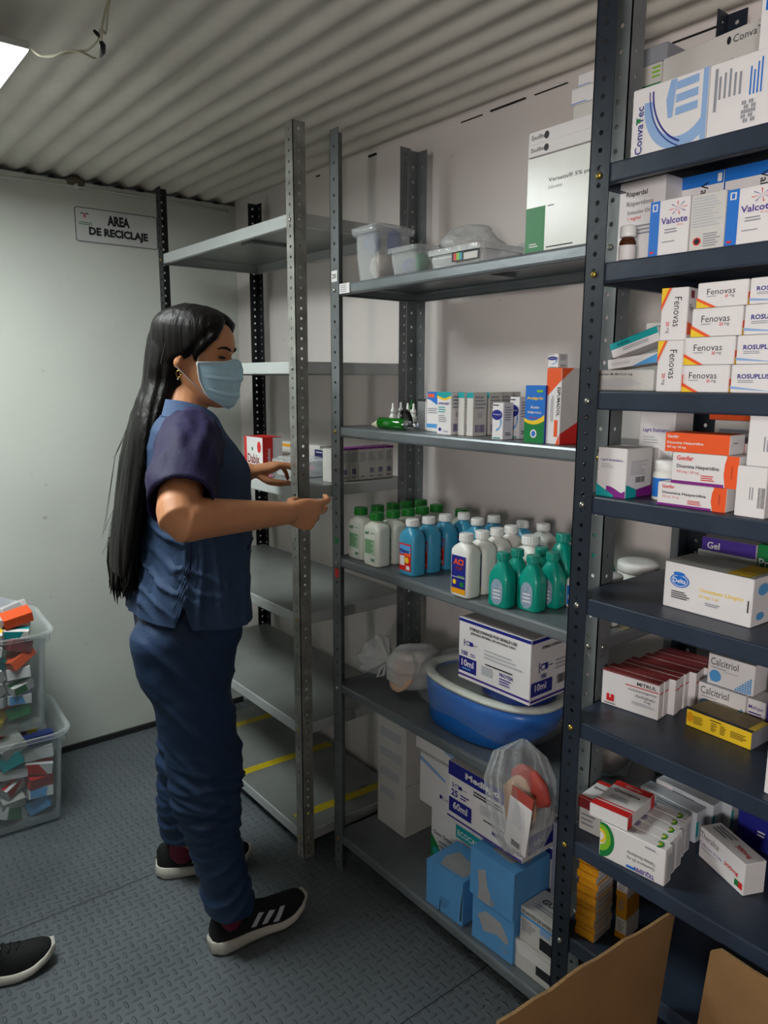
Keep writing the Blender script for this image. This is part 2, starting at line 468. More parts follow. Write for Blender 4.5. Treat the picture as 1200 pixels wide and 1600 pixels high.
def tape(mb, z):
    M_tape = mat('yellow_tape', (200, 176, 30), .45, noise=.2)
    for y0, y1, x0_, x1_ in ((2.553, 2.588, 1.12, 1.46), (2.20, 2.236, 1.11, 1.49), (1.85, 1.885, 1.13, 1.485)):
        mb.add([(x0_, y0, z), (x1_, y0-.012, z), (x1_, y1-.012, z), (x0_, y1, z)], [(0, 1, 2, 3)], M_tape)
ZL = [1.885, 1.498, 1.15, .778, .436, .085]
ZM = [1.695, 1.325, .963, .591, .115]
ZR = [1.79, 1.638, 1.433, 1.256, 1.076, .845, .61, .407, .16]
LX0, LX1, LY0, LY1 = 1.10, 1.50, 1.775, 2.69
MX0, MX1, MY0, MY1 = 1.16, 1.46, .811, 1.695
RX0, RX1, RY0, RY1 = 1.06, 1.45, -.11, .806
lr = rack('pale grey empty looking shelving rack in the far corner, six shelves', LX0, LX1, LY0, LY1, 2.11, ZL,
     (M_galv, M_black, M_dgrey, M_black), (.0266, .0266, .0266, .0266), M_ltop_shade, .034, .003, M_lshelf, decals={5: tape})
mr = rack('grey middle shelving rack with the bottles and the basin', MX0, MX1, MY0, MY1, 2.075, ZM,
     (M_dgrey, M_dgrey, M_dgrey, M_dgrey), (.0394,)*4, M_mshelf, .028, .006)
rr = rack('dark navy shelving rack in the right foreground, packed with medicine cartons', RX0, RX1, RY0, RY1, 2.12, ZR,
     (M_navypost,)*4, (.0264, .0264, .0264, .0264), M_navy, .031, .003)
#@@ITEMS

# ------------------------------------------------------------------ cartons
class Carton:
    """a folding carton: local x along its front from left to right, y into the shelf, z up"""
    def __init__(s, p0, rot, wd, dp, ht, base, roll=0.0, pitch=0.0, rz_extra=0.0, flap=True):
        s.w, s.d, s.h = wd, dp, ht; s.base = base; s.mb = MB(); s.k = 0
        s.rot = rot; s.p0 = Vector(p0); s.roll = roll; s.pitch = pitch
        s.mb.box(0, wd, 0, dp, 0, ht, base, min(.0012, wd*.04, ht*.04))
    def frame(s, face):
        w_, d_, h_ = s.w, s.d, s.h; s.k += 1; e = .00012*s.k+.0002
        if face == 'F': return Vector((0, -e, 0)), Vector((w_, 0, 0)), Vector((0, 0, h_)), w_, h_
        if face == 'R': return Vector((w_+e, 0, 0)), Vector((0, d_, 0)), Vector((0, 0, h_)), d_, h_
        if face == 'L': return Vector((-e, d_, 0)), Vector((0, -d_, 0)), Vector((0, 0, h_)), d_, h_
        if face == 'T': return Vector((0, 0, h_+e)), Vector((w_, 0, 0)), Vector((0, d_, 0)), w_, d_
    def r(s, face, u0, v0, u1, v1, m):
        o, U, V, _, _ = s.frame(face)
        s.mb.add([o+U*u0+V*v0, o+U*u1+V*v0, o+U*u1+V*v1, o+U*u0+V*v1], [(0, 1, 2, 3)], m); return s
    def p(s, face, pts, m):
        o, U, V, _, _ = s.frame(face)
        s.mb.poly([o+U*u+V*v for u, v in pts], m); return s
    def c(s, face, u, v, ru, rv, m, n=20):
        return s.p(face, [(u+ru*cos(2*pi*i/n), v+rv*sin(2*pi*i/n)) for i in range(n)], m)
    def band(s, face, f0, f1, m, n=14, u0=0, u1=1):
        """area between the curves v=f0(u) and v=f1(u)"""
        o, U, V, _, _ = s.frame(face)
        for i in range(n):
            a = u0+(u1-u0)*i/n; b = u0+(u1-u0)*(i+1)/n
            s.mb.add([o+U*a+V*f0(a), o+U*b+V*f0(b), o+U*b+V*f1(b), o+U*a+V*f1(a)], [(0, 1, 2, 3)], m)
        return s
    def t(s, face, txt, u, v, hv, m, bold=0.0, mode='h', wmax=None):
        """mode h normal, d reading downwards, a reading upwards, f upside down"""
        o, U, V, lu, lv = s.frame(face); nu, nv = U.normalized(), V.normalized()
        q = o+U*u+V*v
        if mode == 'h': s.mb.text(txt, q, nu, nv, hv*lv, m, bold, wmax*lu if wmax else None)
        if mode == 'f': s.mb.text(txt, q, -nu, -nv, hv*lv, m, bold, wmax*lu if wmax else None)
        if mode == 'd': s.mb.text(txt, q, -nv, nu, hv*lu, m, bold, wmax*lv if wmax else None)
        if mode == 'a': s.mb.text(txt, q, nv, -nu, hv*lu, m, bold, wmax*lv if wmax else None)
        return s
    def lines(s, face, u0, v0, u1, v1, n, m, vert=False):
        """fine print too small to read: rows of short strokes"""
        o, U, V, _, _ = s.frame(face); rnd = random.Random(int(u0*977+v0*331+n))
        for i in range(n):
            e = 1-rnd.random()*.35
            if not vert:
                a = v1-(v1-v0)*(i+.15)/n; b = v1-(v1-v0)*(i+.6)/n; ue = u0+(u1-u0)*e
                s.mb.add([o+U*u0+V*b, o+U*ue+V*b, o+U*ue+V*a, o+U*u0+V*a], [(0, 1, 2, 3)], m)
            else:
                a = u0+(u1-u0)*(i+.15)/n; b = u0+(u1-u0)*(i+.6)/n; ve = v0+(v1-v0)*e
                s.mb.add([o+U*a+V*v0, o+U*b+V*v0, o+U*b+V*ve, o+U*a+V*ve], [(0, 1, 2, 3)], m)
        return s
    def bars(s, face, u0, v0, u1, v1, n=16, m=None):
        o, U, V, _, _ = s.frame(face); rnd = random.Random(n)
        for i in range(n):
            a = u0+(u1-u0)*i/n; b = a+(u1-u0)/n*(.3+.4*rnd.random())
            s.mb.add([o+U*a+V*v0, o+U*b+V*v0, o+U*b+V*v1, o+U*a+V*v1], [(0, 1, 2, 3)], m or M_ink)
        return s
    def done(s, label, cat='carton', name='medicine_carton', group=None):
        o = s.mb.build(name)
        o.matrix_world = Matrix.Translation(s.p0) @ Matrix.Rotation(s.rot-pi/2, 4, 'Z') @ Matrix.Rotation(s.pitch, 4, 'X') @ Matrix.Rotation(s.roll, 4, 'Y')
        tag(o, label, cat, group)
        return o

def put(X, z, xl, xr, ytop, dp, base=None, rot=0.0, h=None, w_=None, roll=0.0, pitch=0.0, xy=None):
    """carton whose front-left bottom corner stands at distance X on height z, picture columns xl..xr, top row ytop"""
    if xy is not None: p0 = onz(xy[0], xy[1], z)
    else:
        b = Vector((X, 0, z)); p0 = b+Vector((0, 1, 0))*t_x(b, Vector((0, 1, 0)), xl)
    d = Vector((sin(rot)*1.0, -cos(rot), 0))
    W_ = w_ if w_ else t_x(p0, d, xr)
    H_ = h if h else t_y(p0, Vector((0, 0, 1)), ytop)
    gaps = [q-.0135-z for q in (ZR if p0.y < .806 else ZM if p0.y < 1.7 else ZL) if q > z+.05]
    if gaps and p0.x > 1.06: H_ = min(H_, min(gaps))      # must fit under the shelf above
    return Carton(p0, rot, W_, dp, H_, base or M_white, roll, pitch)

E_ = .0006
# ================= right rack, top shelf (z 1.79)
zs = ZR[0]+E_
c = put(1.075, zs, 984, 1101, 143, .115)
c.band('F', lambda u: .0, lambda u: 1.0, M_paleblue, 1, .93, 1.0)
def ring_seg(c, face, cu, cv, r0, r1, a0, a1, m, n=18, asp=1.0):
    for i in range(n):
        t0 = a0+(a1-a0)*i/n; t1 = a0+(a1-a0)*(i+1)/n
        pts = [(cu+r*cos(t)*asp, cv+r*sin(t)) for r, t in ((r0, t0), (r0, t1), (r1, t1), (r1, t0))]
        pts = [(min(1, max(0, u)), min(1, max(0, v))) for u, v in pts]
        c.p(face, pts, m); c.k -= 1
    c.k += 1
ring_seg(c, 'F', .66, .72, .56, .74, pi*.98, pi*1.95, M_paleblue, asp=.66)
ring_seg(c, 'F', .90, .9, .86, .89, pi*1.0, pi*1.38, M_dblue, asp=.7)
ring_seg(c, 'F', .90, .9, .93, .95, pi*1.0, pi*1.38, M_dblue, asp=.7)
c.p('F', [(.5, .45), (.56, .45), (.6, .98), (.52, .98), (.47, .72)], M_paleblue)
for v in (.5, .68, .86): c.p('F', [(.6, v-.04), (.88, v-.02), (.88, v+.09), (.6, v+.07)], M_paleblue)
c.t('F', 'ConvaTec', .17, .03, .1, M_dblue, .015, 'a'); c.r('F', .07, .5, .13, .56, M_green)
c.done('white ostomy supplies carton printed with a big pale blue ring')
c = put(1.075, zs, 1102, 1262, 103, .115)
c.lines('F', .05, .35, .12, .93, 1, M_grey, True); c.lines('F', .1, .5, .36, .92, 5, M_grey, True); c.lines('F', .42, .45, .56, .9, 4, M_blue, True)
c.t('F', 'ConvaTec', .68, .92, .06, M_blue, .01, 'd'); c.c('F', .67, .95, .03, .03, M_blue)
for i in range(6):
    for j in range(5):
        if (i*7+j*5+i*j) % 3: c.r('F', .36+i*.024, .1+j*.06, .36+i*.024+.02, .1+j*.06+.05, M_grey); c.k -= 1
c_b = c; c.done('white carton with rows of blue small print, right of the blue ringed one')
c = put(1.23, zs, 1024, 1178, 93, .09, M_off, rot=-.12)
c.t('F', 'SUR-FIT PLUS', .12, .72, .07, M_grey, .0, 'h'); c.t('F', 'ConvaTec', .72, .9, .055, M_ink); c.c('F', .68, .93, .02, .03, M_ink)
c.done('wide off white carton standing behind the blue ringed carton', group=None)
c = put(1.08, zs+c_b.h+.001, 1184, 1262, -30, .1)
c.t('F', '16', .1, .55, .25, M_blue, .02)
c.done('white carton lying on top of the small print carton at the upper right edge')
zz = zs
for i, (yt, mt, lab, xr_) in enumerate(((141, M_off, 'lowest of three small cartons behind the tall navy post', 1030), (98, M_green, 'middle small carton with a green foot strip behind the tall navy post', 1026), (70, M_grey, 'topmost small grey carton of three behind the tall navy post', 1036))):
    h_ = t_y(Vector((1.28, .84, zz)), Vector((0, 0, 1)), yt)
    c = put(1.28, zz, 1003, xr_+6, 0, .06, M_off if i != 2 else M_grey, h=h_)
    if i == 1: c.r('F', 0, 0, 1, .25, M_green); c.lines('F', .5, .4, .95, .9, 3, M_lime)
    c.done(lab); zz += h_+.0006
c = put(1.36, zs, 1108, 1150, 62, .05, M_ink); c.lines('F', .3, .9, .9, .97, 1, M_maroon); c.done('dark carton peeping over the wide off white one')

# ================= right rack, second shelf (z 1.638)
zs = ZR[1]+E_
# amber dropper bottle with white cap
t = thing('medicine_bottle', 'small amber glass bottle with white screw cap and white label', 'bottle', (1.095, t_x(Vector((1.095, 0, zs)), Vector((0, 1, 0)), 979), zs))
M_amberglass = mat('amber_glass', (70, 34, 12), .12, spec=.6)
M_cap = mat('cap_white', (232, 232, 230), .4)
M_plw = mat('plastic_white', (228, 228, 222), .35, noise=.03)
b = MB(); b.lathe([(.0125, 0), (.0135, .002), (.0135, .031), (.011, .036), (.009, .038), (.009, .042)], M_amberglass, n=24); b.build('body', t)
b = MB(); b.lathe([(.0137, .003), (.01385, .004), (.01385, .025), (.0137, .026)], M_white, n=24); b.build('label', t)
b = MB(); b.lathe([(.0125, .039), (.013, .04), (.013, .055), (.0115, .0565), (.005, .057)], M_cap, n=28); b.build('cap', t)
c = put(1.14, zs, 962, 1032, 283, .05)
c.t('F', 'Risperdal', .16, .8, .075, M_ink, .02); c.t('F', 'Risperidona', .18, .69, .07, M_ink); c.t('F', 'Solución Oral', .2, .61, .045, M_ink); c.t('F', '1 mg/ml', .22, .53, .055, M_red, .01)
c.lines('F', .3, .35, .95, .48, 3, M_grey); c.p('F', [(.5, .0), (1, .0), (1, .22)], M_green)
c.done('white carton reading Risperdal behind the amber bottle')
def valcote_v(X, xl, xr, yt, lab):
    c = put(X, zs, xl, xr, yt, .05)
    c.r('F', 0, .86, 1, 1, M_blue); c.r('F', .9, .88, .97, .97, M_white); c.t('F', 'Valcote', .62, .90, .13, M_ink, .01, 'd')
    for a in range(7):
        c.p('F', [(.85, .62), (.85+.1*cos(a*.9), .62+.12*sin(a*.9)), (.85+.1*cos(a*.9+.1), .62+.12*sin(a*.9+.1))], M_violet); c.k -= 1
    c.lines('F', .2, .2, .5, .7, 4, M_grey, True); c.r('R', 0, 0, 1, 1, M_blue); c.done(lab)
valcote_v(1.19, 1034, 1121, 262, 'Valcote carton in the back row, turned on its side, left one of two')
valcote_v(1.19, 1123, 1214, 244, 'Valcote carton in the back row, turned on its side, right one of two')
def valcote(xl, xr, yt, lab):
    c = put(1.078, zs, xl, xr, yt, .045)
    c.r('F', 0, 0, .25, 1, M_blue); c.r('F', .06, .82, .19, .95, M_white); c.r('F', .09, .84, .16, .93, M_blue)
    c.t('F', 'Valcote', .3, .56, .12, M_violet, .02, 'h', .66); c.t('F', '250 mg', .7, .5, .04, M_red)
    for a in range(8):
        c.p('F', [(.72, .82), (.72+.22*cos(a*.8), .82+.12*sin(a*.8)), (.72+.22*cos(a*.8+.12), .82+.12*sin(a*.8+.12))], M_violet if a % 2 else M_red); c.k -= 1
    c.lines('F', .4, .38, .85, .48, 2, M_grey); c.lines('F', .35, .22, .8, .26, 1, M_grey); c.r('F', .05, .06, .15, .1, M_red)
    c.done(lab)
valcote(1012, 1073, 317, 'front Valcote carton with a blue left edge, right of the amber bottle')
valcote(1131, 1208, 298, 'Valcote carton with a blue left edge at the right edge of the picture')
c = put(1.078, zs, 1075, 1129, 306, .045, M_off)
c.lines('F', .06, .4, .92, .95, 11, M_lgrey); c.c('F', .24, .17, .12, .07, M_red); c.c('F', .24, .17, .08, .05, M_ink); c.lines('F', .42, .05, .92, .3, 6, M_grey)
c.done('white carton showing its printed back between the two front Valcote cartons')

# ================= right rack, third shelf (z 1.433)
zs = ZR[2]+E_
def fenovas(c, mode='h'):
    if mode == 'h':
        c.t('F', 'Fenovas', .2, .5, .24, M_ink, .0, 'h', .56); c.t('F', '20', .56, .36, .11, M_red, .02); c.t('F', 'mg', .66, .34, .11, M_ink)
        c.band('F', lambda u: 0, lambda u: max(0, .36-1.05*u), M_yellow, 8, 0, .36); c.band('F', lambda u: max(0, .3-1.0*u-.0), lambda u: max(.0, .42-1.0*u), M_orange, 8, 0, .4)
        c.lines('F', .2, .4, .45, .46, 1, M_grey); c.r('R', 0, 0, .2, .5, M_orange); c.r('R', 0, 0, .1, .25, M_yellow)
    else:
        c.t('F', 'Fenovas', .48, .82, .28, M_ink, .0, 'd', .56); c.t('F', '20', .22, .36, .13, M_red, .02, 'd'); c.t('F', 'mg', .22, .24, .12, M_ink, 0, 'd')
        c.band('F', lambda u: min(1, .64+1.3*u), lambda u: 1, M_yellow, 8, 0, .28); c.band('F', lambda u: min(1, .56+1.2*u), lambda u: min(1, .68+1.2*u), M_orange, 8, 0, .36)
        c.t('R', 'Fe', .12, .55, .13, M_ink); c.r('R', .15, .8, .4, .94, M_maroon); c.band('R', lambda u: .1, lambda u: .34-.1*u, M_orange, 6)
rows_f = [(1060, 1137, 571), (1067, 1146, 528), (1079, 1158, 483), (1088, 1167, 443)]
zz = zs; cats = ['bottom', 'second from the bottom', 'third from the bottom', 'top']
for i, (xl, xr, yt) in enumerate(rows_f):
    c = put(1.075, zz, xl, xr, yt, .05); fenovas(c)
    c.done('Fenovas carton lying flat, %s one of the four in the stack' % cats[i], group='Fenovas cartons lying flat in a stack')
    h_ = c.h
    c2 = put(1.075, zz, xr+3, 0, 0, .05, h=h_, w_=.0735)
    c2.t('F', 'ROSUPLUS', .13, .5, .17, M_dblue, .03, 'h', .62); c2.lines('F', .14, .34, .5, .46, 2, M_grey)
    c2.band('F', lambda u: .14-.1*u, lambda u: .24-.22*u, M_paleblue, 8, 0, .9)
    c2.done('white ROSUPLUS carton with blue lettering, %s one of its stack' % cats[i], group='ROSUPLUS cartons in a stack')
    zz += h_+.0006
c = put(1.072, zs, 1024, 1063, 533, .05); fenovas(c, 'v'); hv = c.h
c.done('Fenovas carton standing on end, the lower of two')
c = put(1.072, zs+hv+.0006, 1030, 1071, 451, .05, rot=.14); fenovas(c, 'v')
c.done('Fenovas carton standing on end on top of another, turned a little')
c = put(1.10, zs, 915, 1020, 571, .06, M_off, h=.034)
c.t('F', 'Istopram M 40/12,5 mg', .15, .72, .13, M_ink, .02, 'h', .55); c.lines('F', .15, .15, .9, .6, 6, M_lgrey)
hb = c.h; c.done('long white carton with small black print lying left of the upright Fenovas cartons')
c = put(1.12, zs+hb+.02, 957, 1033, 0, .05, M_white, h=.024, roll=-.30)
c.r('F', 0, .55, 1, 1, M_teal); c.r('T', 0, 0, 1, 1, M_teal); c.t('F', 'Ventipulmin', .15, .66, .2, M_ink, .01); c.lines('F', .25, .2, .95, .45, 2, M_grey)
c.done('white carton with a teal top edge leaning at a slant')
c = put(1.115, zs+hb+.001, 950, 1028, 0, .05, M_white, h=.016, roll=-.12)
c.p('F', [(.5, 0), (1, 0), (1, .9)], M_sky); c.lines('F', .1, .3, .5, .6, 2, M_lgrey)
c.done('thin white and sky blue carton wedged under the slanted teal one')
c = put(1.25, zs, 1003, 1045, 505, .05, M_off); c.r('F', .1, .6, .9, .92, M_lgrey); c.done('pale carton standing at the back behind the slanted teal one')

# ================= right rack, fourth shelf (z 1.256)
zs = ZR[3]+E_
def lagrit(c):
    c.t('F', 'Lagrit Enzimático', .12, .72, .06, M_violet, .02, 'h', .76); c.lines('F', .14, .58, .6, .68, 3, M_lgrey)
    c.band('F', lambda u: .0, lambda u: .1+.12*abs(sin(3.2*u+.4)), M_purple, 10, .35, 1.0); c.band('F', lambda u: 0, lambda u: .25-.35*u, M_teal, 8, 0, .6)
    c.band('R', lambda u: .0, lambda u: .28-.3*u, M_teal, 8, 0, .5); c.band('R', lambda u: .0, lambda u: .12+.1*u, M_purple, 8, .4, 1)
    c.lines('R', .15, .45, .8, .75, 8, M_lgrey); c.bars('R', .35, .3, .7, .42)
c = put(1.078, zs, 931, 976, 698, .075); lagrit(c)
c.done('front Lagrit carton with teal and magenta waves at its foot beside the navy post')
c = put(1.2, zs, 993, 1047, 640, .06); lagrit(c); c.done('second Lagrit carton farther back, behind the red cartons')
c = put(1.165, zs, 995, 1007, 700, .07, M_off); c.done('narrow plain white carton beside the front Lagrit carton')
t = thing('medicine_jar', 'white plastic jar with blue label between the Lagrit and the Genfar cartons', 'jar', (1.125, t_x(Vector((1.125, 0, zs)), Vector((0, 1, 0)), 1037), zs))
b = MB(); b.lathe([(.018, 0), (.0195, .002), (.0195, .042), (.017, .048), (.015, .05)], M_plw, n=24); b.build('body', t)
b = MB(); b.lathe([(.0196, .006), (.0198, .007), (.0198, .036), (.0196, .037)], M_blue, n=24)
b.M = Matrix.Rotation(radians(-128), 4, 'Z'); b.add([(-.009, .0, 0), (.009, 0, 0), (.009, 0, .015), (-.009, 0, .015)], [(0, 1, 2, 3)], M_white)
b.build('label', t)
b = MB(); b.lathe([(.0165, .049), (.017, .05), (.017, .064), (.015, .066)], M_cap, n=28); b.build('cap', t)
def genfar(c, orange=False):
    if orange:
        c.r('F', 0, 0, 1, 1, M_orange); c.r('T', 0, 0, 1, 1, M_orange)
        c.t('F', 'Genfar', .03, .72, .17, M_white, .02); c.t('F', 'Diosmina Hesperidina', .03, .38, .17, M_white, .02, 'h', .58); c.t('F', '450 mg / 50 mg', .03, .16, .16, M_white, .02)
        c.r('R', .2, .55, .5, .62, M_grey)
    else:
        c.band('F', lambda u: 0, lambda u: 1, M_orange, 1, .82, 1); c.p('F', [(.82, 0), (.83, 1), (.80, .75), (.79, .4)], M_orange)
        c.r('F', 0, 0, .8, .1, M_purple); c.t('F', 'Genfar', .07, .76, .15, M_red, .02); c.t('F', 'Diosmina Hesperidina', .08, .48, .15, M_ink, .02, 'h', .64)
        c.t('F', '450 mg / 50 mg', .08, .33, .11, M_red); c.lines('F', .46, .14, .68, .34, 3, M_red); c.lines('F', .9, .3, .92, .8, 1, M_maroon, True)
zz = zs
spec = [(1026, 1133, 752, False, 'Genfar white carton with orange end, lowest of the three'), (1048, 1152, 706, False, 'Genfar white carton with orange end, resting in the middle of the three'), (1039, 1139, 675, True, 'bright orange Genfar carton on top of the white ones')]
for xl, xr, yt, org, lab in spec:
    c = put(1.074, zz, xl, xr, yt, .05, rot=.05); genfar(c, org); c.done(lab, group=None); zz += c.h+.0006
z_g = zz
c = put(1.15, zs+.052, 1056, 1165, 0, .05, h=.047, rot=.0)
c.t('F', 'Genfar', .18, .72, .17, M_red, .01); c.band('F', lambda u: 0, lambda u: 1, M_orange, 1, .8, .96)
c.done('white and orange Genfar carton lying behind the bright orange one')
c0 = put(1.15, zs, 1056, 1165, 0, .05, M_off, h=.051); c0.done('plain carton hidden under the rear Genfar carton')
c = put(1.27, zs, 1108, 1190, 656, .06, M_off); c.lines('F', .1, .6, .9, .9, 3, M_grey); hq = c.h; c.done('grey white carton at the back of the shelf')
c = put(1.27, zs+hq+.0006, 1108, 1190, 641, .06, M_orange); c.done('orange carton lying on the grey white one at the back')
c = put(1.073, zs, 1146, 1193, 727, .05); c.lines('F', .45, .35, .62, .6, 2, M_grey, True); c.bars('F', .75, .2, .98, .6, 12); hq = c.h
c.done('plain white carton at the right edge with a barcode, lower of two')
c = put(1.073, zs+hq+.0006, 1165, 1215, 648, .05); c.lines('F', .5, .3, .7, .6, 2, M_grey, True)
c.done('plain white carton at the right edge, upper of two')

# ================= right rack, fifth shelf (z 1.076)
zs = ZR[4]+E_
c = put(None, zs, 1035, 1172, 876, .08, xy=(1035, 945), rot=-.03)
c.t('F', 'Clonazepam 2,5mg/ml', .42, .48, .1, M_yellow, .02, 'h', .48); c.t('F', '2,5 mg / 1 ml', .42, .36, .08, M_yellow, .02)
c.c('F', .19, .63, .115, .15, M_blue); c.c('F', .19, .63, .098, .125, M_white); c.c('F', .19, .63, .09, .11, M_blue); c.c('F', .18, .78, .07, .04, M_blue)
c.t('F', 'Delta', .115, .58, .1, M_white, .02, 'h', .15); c.lines('F', .1, .22, .32, .4, 4, M_ink); c.lines('F', .5, .22, .7, .3, 2, M_grey)
c.r('F', .955, .3, .97, .55, M_ink); c.c('R', .35, .75, .2, .12, M_sky); c.c('R', .3, .2, .15, .08, M_sky)
c.r('T', 0, 0, 1, 1, M_off); c.r('T', .7, 0, .95, 1, M_yellow)
c.done('white carton with a blue oval Delta logo and yellow lettering')
c = put(None, zs, 1072, 1212, 0, .05, M_off, xy=(1086, 913), rot=-.03, h=.068); c.done('off white carton directly behind the Delta carton')
c = put(1.3, zs, 1092, 1175, 838, .05, M_white)
c.r('F', 0, .7, 1, 1, M_violet); c.t('F', 'Gel', .1, .78, .14, M_white, .02); c.t('F', 'Benrelax', .1, .35, .2, M_violet, .03); c.lines('F', .7, .5, .9, .6, 2, M_grey)
c.done('white and violet Benrelax carton at the back of the shelf')
c = put(1.29, zs, 1177, 1240, 850, .05, M_green); c.t('F', 'Propan', .05, .55, .2, M_white, .01); c.r('F', 0, 0, 1, .3, M_off); c.done('green carton right of the Benrelax carton')

# ================= right rack, sixth shelf (z .845)
zs = ZR[5]+E_
def mitrul(p0, rot, front):
    c = Carton(p0, rot, .112, .0185, .068, M_white)
    c.r('T', 0, 0, 1, 1, M_maroon); c.r('R', .1, .7, .9, .74, M_red)
    if front:
        c.r('F', 0, .97, 1, 1, M_maroon); c.t('F', 'MITRUL', .62, .8, .1, M_ink, .02, 'h', .33); c.r('F', .42, .74, .99, .765, M_red)
        c.t('F', 'ciclobenzaprina', .47, .6, .09, M_ink, 0, 'h', .49); c.t('F', 'clorhidrato', .6, .47, .09, M_ink, 0, 'h', .34); c.t('F', '15 mg', .76, .37, .07, M_ink, .02)
        c.lines('F', .55, .24, .95, .34, 3, M_lgrey); c.r('F', .1, .14, .235, .34, M_red); c.r('F', .155, .24, .175, .34, M_white); c.lines('F', .06, .05, .3, .09, 1, M_ink)
    return c
p = onz(939, 1097, zs)
dirx = Vector((cos(-.06), sin(-.06), 0))
for i in range(10):
    jit = [0, .004, -.003, .003, .006, -.002, .004, .0, .004, .002][i]
    q = Vector((p.x+i*.0205, p.y-.0025*i*0+jit-.004*i*.5, zs))
    if q.x+.02 > 1.44: break
    mitrul(q, .12, i == 0).done('white carton with a dark red top, %s of its row' % ['front one reading MITRUL', 'second', 'third', 'fourth', 'fifth', 'sixth', 'seventh', 'eighth', 'ninth', 'rearmost'][i], group='cartons with dark red tops in a row')
def calcit(c):
    c.t('F', 'Calcitriol', .06, .66, .24, M_ink, .0, 'h', .6); c.lines('F', .08, .54, .45, .6, 1, M_grey); c.c('F', .18, .3, .13, .2, M_sky); c.lines('F', .07, .08, .28, .2, 2, M_sky); c.lines('F', .35, .48, .75, .53, 1, M_lgrey)
    for i in range(7):
        for j in range(i+1):
            c.r('F', .62+i*.05, .04+j*.075, .62+i*.05+.04, .04+j*.075+.06, M_sky); c.k -= 1
    c.r('T', 0, 0, 1, 1, M_lgrey)
c = put(None, zs, 1088, 1161, 1064, .05, M_white, xy=(1088, 1110), rot=.0); calcit(c); hq = c.h; pc = c.p0.copy()
c.done('Calcitriol carton, lower one, behind the yellow carton')
c = put(pc.x+.006, zs+hq+.0006, 1104, 1176, 1020, .05, M_white); calcit(c); c.done('Calcitriol carton lying on top of the other one')
c = put(pc.x+.004, zs, 1164, 1192, 1090, .05); c.t('F', 'Meliqan', .1, .65, .16, M_violet, .01, 'h', .8); c.lines('F', .1, .4, .9, .6, 2, M_violet); c.done('small white carton with violet print right of the lower Calcitriol carton')
c = put(pc.x+.006, zs, 1194, 1225, 1092, .05, M_violet); c.t('F', 'T', .1, .4, .4, M_white); c.done('violet carton at the right edge of the sixth shelf')
c = put(None, zs, 1071, 1172, 1107, .06, M_yellow, xy=(1071, 1132), rot=-.03)
M_gold = mat('gold_card', (120, 98, 44), .4, .3, noise=.25, nscale=60)
c.r('T', 0, 0, 1, .16, M_ink); c.r('T', 0, .16, .9, 1, M_gold); c.r('R', 0, 0, 1, 1, M_grey); c.lines('F', .12, .25, .28, .75, 5, M_gold); c.lines('F', .4, .2, .5, .75, 5, M_gold); c.lines('F', .54, .2, .64, .75, 5, M_gold); c.lines('F', .7, .3, .95, .7, 4, M_gold); c.lines('F', .38, .8, .6, .9, 1, M_ink); c.c('F', .07, .6, .05, .3, M_amber)
c.done('yellow carton with a brown gold top and black edge, lying at the front')
c = put(1.085, zs, 1193, 1240, 1106, .03); c.lines('F', .3, .1, .35, .8, 1, M_purple, True); c.done('white carton cut by the right edge, in front of the yellow one')

# ================= right rack, seventh shelf (z .61)
zs = ZR[6]+E_
p = onz(932, 1337, zs)
for i in range(5):
    rt_ = .1
    q = p+Vector((.006+cos(rt_)*.0265*i, sin(rt_)*.0265*i, 0))*1.0; q.z = zs
    q.y += [0, .002, -.001, .002, 0][i]+.004*i
    c = Carton(q, rt_, .122, .0255, .066, M_white)
    def arcs(face, cu, cv, s_, asp):
        ring_seg(c, face, cu, cv, .30*s_, .52*s_, -1.6, 2.2, M_green, 14, asp); ring_seg(c, face, cu, cv+.03, .20*s_, .38*s_, -1.6, 2.6, M_lime, 14, asp); ring_seg(c, face, cu, cv+.08*s_, .12*s_, .2*s_, -1.6, 2.4, M_yellow, 10, asp)
    if i == 0:
        arcs('F', .02, .52, 1.0, .42)
        c.t('F', 'TIQUEPIN', .86, .2, .15, M_violet, .03, 'f', .3); c.t('F', 'Quetiapina 25 mg', .86, .4, .1, M_ink, 0, 'f', .42); c.t('F', 'Tabletas Recubiertas', .86, .53, .09, M_ink, 0, 'f', .42)
        c.r('F', .44, .06, .58, .13, M_blue); c.lines('F', .7, .82, .9, .9, 1, M_grey)
    arcs('T', .86, .35, .75, .16)
    c.lines('T', .2, .15, .6, .85, 3, M_violet if i else M_grey); c.bars('R', .2, .1, .8, .85, 5, M_lgrey)
    c.done('white carton with green rings on its face, %s of five' % ['front one', 'second', 'third', 'fourth', 'last'][i], group='cartons with green rings in a row')
zt = zs+.0665
# flat red and white cartons resting on them
c = Carton((1.062, .738, zt+.001), .13, .072, .105, .024, M_white)
c.r('F', 0, .0, 1, 1, M_white); c.r('R', 0, 0, .16, 1, M_red); c.r('R', .86, 0, 1, 1, M_red); c.r('T', 0, 0, 1, .17, M_red); c.r('T', 0, .21, 1, .24, M_red); c.r('T', 0, .82, 1, 1, M_red); c.t('T', 'Quetiapina', .15, .6, .12, M_ink, .01, 'h', .7); c.lines('T', .2, .35, .7, .5, 3, M_grey); c.t('T', 'Genfar', .3, .86, .08, M_white)
c.done('flat red and white quetiapine carton resting on the green ringed cartons, right one')
c = Carton((1.098, .79, zs+.047), .1, .048, .078, .02, M_white)
c.r('F', 0, 0, 1, 1, M_maroon); c.r('T', 0, 0, 1, .1, M_red); c.r('T', 0, .86, 1, 1, M_red); c.t('T', 'Quetiap', .1, .55, .13, M_ink, .01, 'h', .6)
cA = c; c.done('flat red and white quetiapine carton lying farther left against the navy post')
